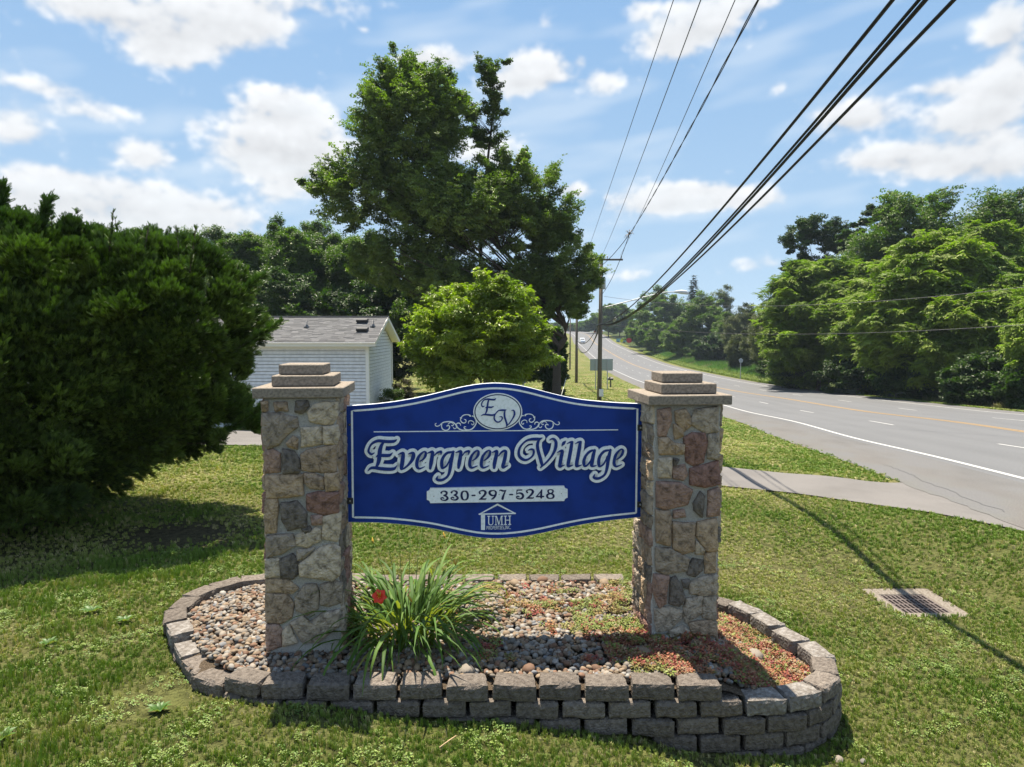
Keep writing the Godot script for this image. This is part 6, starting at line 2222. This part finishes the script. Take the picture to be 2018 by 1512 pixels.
func build_lines() -> void:
	var wood := mat("pole_wood", Color(1, 1, 1), 0.9, 0.25)
	triplanar(wood, noise_tex(0.02, 5, lin(0.085, 0.072, 0.06), lin(0.24, 0.21, 0.18), 512, 101, FastNoiseLite.TYPE_SIMPLEX_SMOOTH, lin(0.16, 0.14, 0.12)), 1.0, noise_tex(0.05, 4, grey(0), grey(1), 256, 102), 1.0)
	wood.uv1_scale = Vector3(5.0, 0.5, 5.0)
	var rubber := mat("cable_black", lin(0.012, 0.012, 0.013), 0.55, 0.4)
	var alu := mat("bare_wire", lin(0.09, 0.09, 0.095), 0.5, 0.4)
	var galv := mat("galvanised", lin(0.42, 0.44, 0.46), 0.5, 0.4)
	galv.metallic = 0.4
	var paint := mat("grey_enamel", lin(0.42, 0.45, 0.47), 0.5, 0.4)
	var o := build_pole("nearest wooden utility pole, with a cross arm, a grey can and a street lamp arm", 6.04, 48.95, 9.75, 0.165, 0.006, wood)
	var gy := o.position.y
	var st := begin()
	add_box(st, Vector3(0.45, 7.42 - gy, 0.17), Vector3(2.1, 0.12, 0.10), Basis(), 0.01)
	var arm := part("cross_arm", finish(st), wood, o)
	for x in [-0.95, 0.05, 1.05]:
		st = begin(true)
		add_tube(st, PackedVector3Array([Vector3(0.1 + x * 0.95 + 0.3, 7.46 - gy, 0.17), Vector3(0.1 + x * 0.95 + 0.3, 7.55 - gy, 0.17), Vector3(0.1 + x * 0.95 + 0.3, 7.60 - gy, 0.17), Vector3(0.1 + x * 0.95 + 0.3, 7.68 - gy, 0.17)]), PackedFloat32Array([0.02, 0.02, 0.05, 0.035]), 8)
		part("insulator", finish(st), paint, arm)
	st = begin(true)
	add_tube(st, PackedVector3Array([Vector3(0.18, 5.42 - gy, 0.2), Vector3(0.18, 5.44 - gy, 0.2), Vector3(0.18, 6.18 - gy, 0.2), Vector3(0.18, 6.24 - gy, 0.2)]), PackedFloat32Array([0.14, 0.16, 0.16, 0.12]), 12)
	part("transformer_can", finish(st), paint, o)
	st = begin()
	add_box(st, Vector3(0.1, -1.67 - gy, 0.24), Vector3(0.30, 0.5, 0.14), Basis(), 0.02)
	part("meter_box", finish(st), mat("white_box", lin(0.72, 0.73, 0.72), 0.5, 0.4), o)
	# street lamp on a long curved arm
	var la := PackedVector3Array([Vector3(0.1, 4.15 - gy, 0.1), Vector3(1.5, 4.5 - gy, 0.15), Vector3(3.2, 4.95 - gy, 0.2), Vector3(4.3, 5.2 - gy, 0.2), Vector3(5.1, 5.24 - gy, 0.2)])
	la = spline(la, 4)
	st = begin(true)
	var rad := PackedFloat32Array()
	for k in la.size():
		rad.append(0.035)
	add_tube(st, la, rad, 8)
	var lamp := part("lamp_arm", finish(st), galv, o)
	st = begin(true)
	add_tube(st, PackedVector3Array([Vector3(5.0, 5.24 - gy, 0.2), Vector3(5.25, 5.25 - gy, 0.2), Vector3(5.5, 5.24 - gy, 0.2), Vector3(5.85, 5.2 - gy, 0.2), Vector3(6.0, 5.16 - gy, 0.2)]), PackedFloat32Array([0.05, 0.10, 0.15, 0.14, 0.05]), 10)
	part("lamp_head", finish(st), mat("lamp_grey", lin(0.55, 0.57, 0.6), 0.5, 0.4), lamp)
	# far poles
	var p2 := build_pole("second wooden utility pole, brown at the foot, left of the road sign's back", 7.18, 79.0, 9.6, 0.17, 0.0, wood)
	var p3 := build_pole("third utility pole down the road, thin, left of the second pole", 11.6, 142.0, 10.2, 0.16, 0.0, wood)
	var p4 := build_pole("fourth utility pole down the road, beside the dark bush", 15.0, 205.0, 11.0, 0.17, 0.0, wood)
	var p5 := build_pole("fifth and smallest visible utility pole, near the crest of the road", 21.0, 300.0, 11.0, 0.18, 0.0, wood)
	for e in [[p2, 0.0], [p3, 0.0], [p4, 0.0], [p5, 0.0]]:
		st = begin()
		add_box(st, Vector3(0.3, 8.8, 0.15), Vector3(1.9, 0.12, 0.1))
		part("cross_arm", finish(st), wood, e[0])
	# the three thick telephone cables: heights measured along the span
	var cable := func(x0: float, k: Array) -> PackedVector3Array:
		var p := PackedVector3Array()
		for i in 46:
			var d := lerpf(49.0, -13.0, i / 45.0)
			p.append(Vector3(x0 + 0.0556 * d, k[0] * d * d + k[1] * d + k[2], -d))
		return p
	var c1 = cable.call(3.22, [0.00165, -0.15673, 6.743])
	var t := wire("telephone_cable", "thickest black cable overhead, left of the other two thick ones", c1, 0.021, rubber)
	for i in c1.size():
		c1[i] += Vector3(0.034, 0.03, 0)
	part("strand", tube_mesh(Array(c1), 0.015, 0.015, 6), rubber, t)
	var c2 = cable.call(3.30, [0.00205, -0.17226, 6.557])
	t = wire("telephone_cable", "thick black double cable overhead, middle of the three thick ones", c2, 0.022, rubber)
	for i in c2.size():
		c2[i] += Vector3(-0.030, 0.034, 0)
	part("strand", tube_mesh(Array(c2), 0.018, 0.018, 6), rubber, t)
	wire("telephone_cable", "thinner of the three thick black cables overhead, nearest the road", cable.call(3.36, [0.00161, -0.1463, 6.2065]), 0.019, rubber)
	# splice case on the lower cable
	var sp := thing("splice_case", "pale splice sleeve clamped on the lower cable near the pole", "splice case", Vector3(5.4, 3.17, -37.5))
	st = begin(true)
	add_tube(st, PackedVector3Array([Vector3(-0.03, 0.10, 0.6), Vector3(-0.02, 0.07, 0.5), Vector3(0.03, -0.05, -0.5), Vector3(0.04, -0.06, -0.6)]), PackedFloat32Array([0.03, 0.06, 0.06, 0.03]), 8)
	part("sleeve", finish(st), mat("lamp_grey", lin(0.55, 0.57, 0.6)), sp)
	# thin power lines on the arm
	var ext := func(a: Vector3, b: Vector3, d: float) -> Vector3:
		return a + (b - a) * ((a.z + d) / (a.z - b.z) * -1.0 if false else (-a.z - d) / (-a.z + b.z))
	var near := [Vector3(2.97, 8.7, -13.62), Vector3(2.76, 7.75, -11.17), Vector3(3.58, 8.2, -12.5)]
	var far := [Vector3(5.0, 7.5, -49.0), Vector3(6.12, 7.68, -48.9), Vector3(7.35, 7.68, -48.8)]
	var names := ["thin power wire furthest left overhead, ending behind the maple", "thin power wire overhead, second from the left", "thin power wire overhead, third from the left, on the end of the cross arm"]
	for k in 3:
		wire("power_wire", names[k], sag_line(far[k], ext.call(far[k], near[k], -13.0), [0.05, 0.45, 0.5][k]), 0.0085, alu)
	# the twisted service line with its splice
	var joint := Vector3(6.52, 7.94, -40.0)
	var top := Vector3(3.74, 8.0, -12.0)
	var endp := joint + (top - joint) * (53.0 / 28.0)
	var base := sag_line(joint, endp, 0.55, 90)
	t = thing("service_line", "dark twisted service line overhead, hanging between the thin wires and the thick cables", "cable", joint, 0.0, "wires along the road")
	for s in 2:
		var pts := []
		for i in base.size():
			var a := i * 0.9 + s * PI
			pts.append(base[i] + Vector3(cos(a), sin(a), 0) * 0.013 - joint)
		part("strand", tube_mesh(pts, 0.010, 0.010, 5), rubber, t)
	st = begin(true)
	for k in 9:
		var v := Vector3(sin(k * 2.1), cos(k * 1.7), sin(k * 0.9)) * 0.28
		add_tube(st, PackedVector3Array([Vector3.ZERO, v * 0.6 + Vector3(0, 0.1, 0), v]), PackedFloat32Array([0.03, 0.02, 0.008]), 5)
	part("splice", finish(st), mat("splice_tape", lin(0.25, 0.22, 0.2), 0.7), t)
	part("strand", tube_mesh(Array(sag_line(Vector3.ZERO, Vector3(6.14, 7.06, -48.85) - joint, 0.12, 10)), 0.02, 0.02, 5), rubber, t)
	part("strand", tube_mesh(Array(sag_line(Vector3.ZERO, Vector3(6.2, 5.15, -48.85) - joint, 0.35, 10)), 0.017, 0.017, 5), rubber, t)
	# lines that cross the road to the right
	wire("service_line", "single wire crossing the road in front of the trees on the right, the upper one", sag_line(Vector3(6.3, 4.95, -48.9), Vector3(19.5, 4.3, -25.5), 0.75), 0.011, alu)
	wire("service_line", "single wire crossing the road in front of the trees on the right, the lower one", sag_line(Vector3(6.3, 3.05, -48.9), Vector3(19.5, 2.9, -25.5), 0.55), 0.010, alu)
	wire("service_line", "wire from the near pole down to the left through the maple", sag_line(Vector3(6.0, 7.0, -48.9), Vector3(1.0, 3.6, -50.0), 0.2), 0.010, alu)
	# spans between the far poles
	var posts := [Vector3(6.04, 0, -49), Vector3(7.18, 0, -79), Vector3(11.6, 0, -142), Vector3(15.0, 0, -205), Vector3(21.0, 0, -300)]
	var hs := [[3.0, 3.2, 2.8], [1.3, 1.6, 0.9]]
	for k in 3:
		wire("telephone_cable", ["sagging black cable from the near pole to the second, the lowest loop", "sagging black cable from the near pole to the second, the highest loop", "sagging black cable from the near pole to the second, the middle loop"][k], sag_line(Vector3(6.04, hs[0][k], -49), Vector3(7.18, hs[1][k], -79), [1.5, 0.9, 1.2][k]), 0.028, rubber)
	for k in range(1, 4):
		var a: Vector3 = posts[k]
		var b: Vector3 = posts[k + 1]
		a.y = ground(a.x, -a.z) + 8.9
		b.y = ground(b.x, -b.z) + 8.9
		wire("power_wire", "thin wire between far utility poles, span %s from the second pole" % ["first", "second", "third"][k - 1], sag_line(a, b, 0.8), 0.012, alu)
	# guy wire with a pale guard
	t = wire("guy_wire", "pale slanting guy wire in the lawn left of the second pole", PackedVector3Array([Vector3(3.58, ground(3.58, 52.0), -52.0), Vector3(4.35, -0.85, -56.0)]), 0.022, mat("guy_guard", lin(0.7, 0.7, 0.62)), "", "guy wire")

	# back of a wide road sign on two posts
	var sx := 8.3
	var sg := thing("road_sign", "back of a wide ribbed metal road sign on two posts, beside the near pole", "road sign", Vector3(sx, ground(sx, 65.7), -65.7), deg_to_rad(6))
	var top_y := 0.0 - sg.position.y
	for x in [-0.55, 0.55]:
		part("post", box_mesh(Vector3(0.08, top_y + 0.05, 0.07), 0.01, Vector3(x, top_y / 2, 0.0)), galv, sg)
	for k in 6:
		part("panel", box_mesh(Vector3(2.15, 0.178, 0.03), 0.004, Vector3(0, top_y - 0.09 - k * 0.182, -0.06)), mat("sign_back", lin(0.36, 0.42, 0.41), 0.5, 0.4), sg)
		part("rib", box_mesh(Vector3(2.1, 0.03, 0.03), 0.0, Vector3(0, top_y - 0.09 - k * 0.182, -0.03)), galv, sg)
	# mailbox
	var mb := thing("mailbox", "dark mailbox on a post at the road edge, right of the ribbed sign", "mailbox", Vector3(9.75, ground(9.75, 70.0), -70.0))
	part("post", box_mesh(Vector3(0.12, 0.75, 0.12), 0.01, Vector3(0, 0.35, 0)), mat("mailbox_post", lin(0.06, 0.06, 0.06)), mb)
	st = begin()
	var mp := PackedVector2Array()
	for k in 9:
		mp.append(Vector2(cos(PI * k / 8) * 0.13, 0.12 + sin(PI * k / 8) * 0.13))
	mp.append(Vector2(-0.13, 0))
	mp.append(Vector2(0.13, 0))
	add_prism(st, mp, -0.25, 0.25)
	part("box", finish(st), mat("mailbox_black", lin(0.03, 0.03, 0.035), 0.4), mb, Transform3D(Basis(Vector3.UP, 1.3), Vector3(0, 0.72, 0)))
	part("flag_arm", box_mesh(Vector3(0.4, 0.05, 0.08), 0.01, Vector3(0.0, 1.02, 0)), mat("mailbox_black", lin(0.03, 0.03, 0.035), 0.4), mb)
	# warning signs far down on the right
	var plate := func(called, label, cat, x, d, w, kind, col, ph):
		var s := thing(called, label, cat, Vector3(x, ground(x, d), -d))
		part("post", box_mesh(Vector3(0.1, ph, 0.1), 0.01, Vector3(0, ph / 2, 0)), galv, s)
		var pg := PackedVector2Array()
		var n: int = 4 if kind == "diamond" else 8 if kind == "octagon" else 5
		for k in n:
			var a: float = TAU * k / n + (0.0 if kind == "diamond" else PI / 8 if kind == "octagon" else PI / 2)
			pg.append(Vector2(cos(a), sin(a)) * w)
		var s2 := begin()
		add_prism(s2, pg, 0.06, 0.09)
		part("plate", finish(s2), mat(called + "_face", col, 0.5, 0.4), s, Transform3D(Basis(), Vector3(0, ph, 0)))
	plate.call("warning_sign", "small yellow-green diamond sign far down the right side of the road", "road sign", 47.0, 305.0, 0.85, "diamond", lin(0.55, 0.6, 0.02), 2.5)
	plate.call("stop_sign", "red sign right of the yellow-green diamond sign, far down the road", "road sign", 50.2, 305.0, 1.15, "octagon", lin(0.5, 0.015, 0.02), 2.9)
	plate.call("marker_sign", "small grey sign on a thin post in front of the reed bed", "road sign", 39.0, 121.0, 0.42, "square", lin(0.42, 0.45, 0.5), 3.2)
	plate.call("yard_sign", "small blue sign in the lawn seen through the bright small tree's lower leaves", "sign", 0.5, 32.0, 0.22, "square", lin(0.03, 0.05, 0.28), 1.75)
	# a fenced driveway post and mailbox on the right verge
	# vehicles far away
	car("van", "white van coming over the far crest of the road", Vector3(33.0, 0, -335.0), 0.06, lin(0.7, 0.72, 0.75), 2.3, 5.2, 2.0)
	car("parked_car", "blue-grey car parked among dark shapes at the far right roadside", Vector3(53.0, 0, -345.0), 1.3, lin(0.12, 0.3, 0.36), 1.9, 4.6, 1.8)
	car("parked_car", "red vehicle parked by the far trees, left of the near pole", Vector3(54.0, 0, -445.0), 1.4, lin(0.45, 0.03, 0.05), 2.6, 5.5, 2.4)


func car(called: String, label: String, at: Vector3, turn: float, col: Color, h: float, l: float, w: float) -> void:
	at.y = ground(at.x, -at.z, true)
	var lt := lateral(at.x, -at.z)
	if lt > -2.0 and lt < LANES + 2.0:
		at.y = looked_up(-at.z, 1)
	var o := thing(called, label, "van" if called == "van" else "car", at, turn, "vehicles far down the road")
	var paint := mat("paint_" + str(col), col, 0.3, 0.5)
	var glass := mat("car_glass", lin(0.02, 0.025, 0.03), 0.1, 0.5)
	var rub := mat("tyre", lin(0.02, 0.02, 0.02), 0.9)
	var st := begin()
	# side profile, nose towards +x, turned to face the camera afterwards
	var p := PackedVector2Array([Vector2(-l / 2, 0.35), Vector2(-l / 2, h * 0.9), Vector2(-l * 0.42, h), Vector2(l * 0.12, h), Vector2(l * 0.28, h * 0.62), Vector2(l * 0.48, h * 0.52), Vector2(l / 2, h * 0.4), Vector2(l / 2, 0.35)])
	add_prism(st, p, -w / 2, w / 2)
	var face := Transform3D(Basis(Vector3.UP, -PI / 2), Vector3.ZERO)
	part("body", finish(st), paint, o, face)
	st = begin()
	add_prism(st, PackedVector2Array([Vector2(l * 0.10, h * 0.93), Vector2(l * 0.13, h * 0.96), Vector2(l * 0.29, h * 0.63), Vector2(l * 0.26, h * 0.6)]), -w * 0.45, w * 0.45)
	part("windscreen", finish(st), glass, o, face)
	for x in [-0.3, 0.3]:
		for z in [-1.0, 1.0]:
			st = begin(true)
			add_tube(st, PackedVector3Array([Vector3(l * x, 0.34, z * w * 0.5 - 0.12), Vector3(l * x, 0.34, z * w * 0.5 + 0.03)]), PackedFloat32Array([0.34, 0.34]), 12)
			part("wheel", finish(st), rub, o, face)


func build_drain() -> void:
	var o := thing("storm_drain", "square concrete storm drain apron with an iron grate, in the lawn right of the wall", "drain", Vector3(4.62, lawn(4.62, 7.93) - 0.002, -7.93), DRAIN_TURN)
	var slope_x := (lawn(5.0, 7.93) - lawn(4.2, 7.93)) / 0.8
	var slope_d := (lawn(4.62, 8.3) - lawn(4.62, 7.5)) / 0.8
	o.rotation = Vector3(slope_d, DRAIN_TURN, slope_x)
	var con := mat("drain_concrete", Color(1, 1, 1), 0.92, 0.25)
	triplanar(con, noise_tex(0.03, 6, lin(0.10, 0.078, 0.058), lin(0.25, 0.225, 0.195), 512, 111, FastNoiseLite.TYPE_SIMPLEX_SMOOTH, lin(0.18, 0.158, 0.132)), 2.0, noise_tex(0.12, 4, grey(0), grey(1), 256, 112), 0.5)
	var iron := mat("grate_iron", Color(1, 1, 1), 0.75, 0.4)
	triplanar(iron, noise_tex(0.06, 4, lin(0.07, 0.055, 0.05), lin(0.16, 0.13, 0.118), 256, 113), 3.0)
	# apron: four slabs round the opening
	var W := 0.82
	var D := 0.86
	var gx0 := -0.29
	var gx1 := 0.24
	var gz0 := -0.24
	var gz1 := 0.29
	var st := begin()
	add_box(st, Vector3((-W / 2 + gx0) / 2, -0.06, 0), Vector3(gx0 + W / 2, 0.14, D), Basis(), 0.012)
	add_box(st, Vector3((W / 2 + gx1) / 2, -0.06, 0), Vector3(W / 2 - gx1, 0.14, D), Basis(), 0.012)
	add_box(st, Vector3((gx0 + gx1) / 2, -0.061, (-D / 2 + gz0) / 2), Vector3(gx1 - gx0, 0.14, gz0 + D / 2), Basis(), 0.008)
	add_box(st, Vector3((gx0 + gx1) / 2, -0.061, (D / 2 + gz1) / 2), Vector3(gx1 - gx0, 0.14, D / 2 - gz1), Basis(), 0.008)
	part("apron", finish(st), con, o)
	st = begin()
	add_box(st, Vector3((gx0 + gx1) / 2, -0.29, (gz0 + gz1) / 2), Vector3(gx1 - gx0 + 0.1, 0.02, gz1 - gz0 + 0.1))
	for s in [-1.0, 1.0]:
		add_box(st, Vector3((gx0 + gx1) / 2 + s * 0.29, -0.2, (gz0 + gz1) / 2), Vector3(0.02, 0.2, 0.6))
		add_box(st, Vector3((gx0 + gx1) / 2, -0.2, (gz0 + gz1) / 2 + s * 0.30), Vector3(0.55, 0.2, 0.02))
	part("pit", finish(st), mat("pit_dark", lin(0.02, 0.018, 0.016), 0.95), o)
	var n := 10
	var gr := part("grate", box_mesh(Vector3(gx1 - gx0, 0.02, 0.02), 0.0, Vector3((gx0 + gx1) / 2, -0.016, gz0 + 0.012)), iron, o)
	for k in n + 1:
		part("bar", box_mesh(Vector3(0.018, 0.03, gz1 - gz0), 0.003, Vector3(lerpf(gx0 + 0.01, gx1 - 0.01, float(k) / n), -0.012, (gz0 + gz1) / 2)), iron, gr)
	for k in 4:
		part("cross_bar", box_mesh(Vector3(gx1 - gx0, 0.026, 0.022), 0.003, Vector3((gx0 + gx1) / 2, -0.0135, lerpf(gz0, gz1, (k + 1) / 4.0))), iron, gr)


func build_odds() -> void:
	# fallen stick on the grass and a few stones that spilled from the bed
	var bark: StandardMaterial3D = mats["bark"]
	var x := -0.42
	var d := 4.55
	var s := thing("stick", "dry broken stick lying on the grass in front of the wall", "stick", Vector3(x, lawn(x, d) + 0.03, -d), 0.9)
	part("twig", tube_mesh([Vector3(-0.09, 0, 0), Vector3(0, 0.012, 0.005), Vector3(0.08, 0.0, -0.01)], 0.006, 0.003, 6), mat("dry_wood", lin(0.42, 0.30, 0.17), 0.9), s)
	var r := RandomNumberGenerator.new()
	r.seed = 61
	var pm: StandardMaterial3D = mats["pebble_tone_2"]
	var mesh := blob_mesh(6)
	for e in [[2.33, 4.86, 0.036, "largest stray stone on the grass past the right end of the wall"], [2.2, 4.7, 0.026, "small stray stone past the right end of the wall"], [2.12, 4.72, 0.02, "smallest stray stone, against the foot of the wall's right end"], [2.5, 4.84, 0.022, "stray stone right of the largest one by the wall's right end"]]:
		var o := thing("loose_stone", e[3], "stone", Vector3(e[0], lawn(e[0], e[1]) + 0.006, -e[1]), r.randf() * 6, "stones spilled beside the wall")
		part("stone", mesh, mats["pebble_tone_%d" % (r.randi() % 12)], o, Transform3D(Basis().scaled(Vector3(1.3, 0.75, 1.0) * e[2]), Vector3.ZERO))


func _ready() -> void:
	# ---- camera
	var cam := Camera3D.new()
	cam.name = "camera"
	add_child(cam)
	cam.position = Vector3(0, 2.6, 0)
	cam.rotation_degrees = Vector3(-4.25, 0, 0)
	cam.fov = 56.74
	cam.near = 0.1
	cam.far = 3000.0
	cam.current = true
	# ---- sky, exposure and haze
	var we := WorldEnvironment.new()
	we.name = "world_environment"
	var env := Environment.new()
	env.background_mode = Environment.BG_SKY
	var sky := Sky.new()
	var sm := PanoramaSkyMaterial.new()
	sm.panorama = ImageTexture.create_from_image(build_sky())
	sm.energy_multiplier = 1.0
	sky.sky_material = sm
	env.sky = sky
	env.tonemap_mode = Environment.TONE_MAPPER_LINEAR
	env.tonemap_exposure = 2.5
	env.fog_enabled = true
	env.fog_density = 0.00018
	env.fog_light_color = Color(0.80, 0.87, 0.95)
	env.sdfgi_enabled = true
	env.ssao_enabled = true
	env.ssil_enabled = true
	we.environment = env
	add_child(we)
	# ---- sun: high, behind the sign and a little to the left
	var sun := DirectionalLight3D.new()
	sun.name = "sun"
	sun.light_energy = 1.6
	sun.light_color = Color(1.0, 0.955, 0.88)
	sun.light_angular_distance = 0.5
	sun.shadow_enabled = true
	add_child(sun)
	sun.rotation_degrees = Vector3(-SUN_HIGH, 180.0 + SUN_SIDE, 0)

	rng.seed = 2024
	patch_noise.noise_type = FastNoiseLite.TYPE_SIMPLEX_SMOOTH
	patch_noise.frequency = 0.22
	patch_noise.fractal_octaves = 3
	patch_noise.seed = 14
	fine_noise.noise_type = FastNoiseLite.TYPE_SIMPLEX_SMOOTH
	fine_noise.frequency = 0.6
	fine_noise.fractal_octaves = 3
	fine_noise.seed = 15
	make_table()
	for p in RING:
		ring_poly.append(Vector2(p[0], p[1]))
	for p in DRIVE_NEAR:
		drive_poly.append(Vector2(p[0], p[1]))
	for i in DRIVE_FAR.size():
		var p = DRIVE_FAR[DRIVE_FAR.size() - 1 - i]
		drive_poly.append(Vector2(p[0], p[1]))
	# ---- the large structure, then the things, small details last
	var t0 := Time.get_ticks_msec()
	build_land()
	print("land ", Time.get_ticks_msec() - t0)
	build_trees()
	print("trees ", Time.get_ticks_msec() - t0)
	build_home()
	build_lines()
	var sm2 := stone_mats()
	build_pillar(true, sm2)
	build_pillar(false, sm2)
	build_sign()
	build_wall()
	build_bed()
	build_daylily()
	build_drain()
	build_odds()
	print("things ", Time.get_ticks_msec() - t0)
	build_grass()
	print("grass ", Time.get_ticks_msec() - t0)
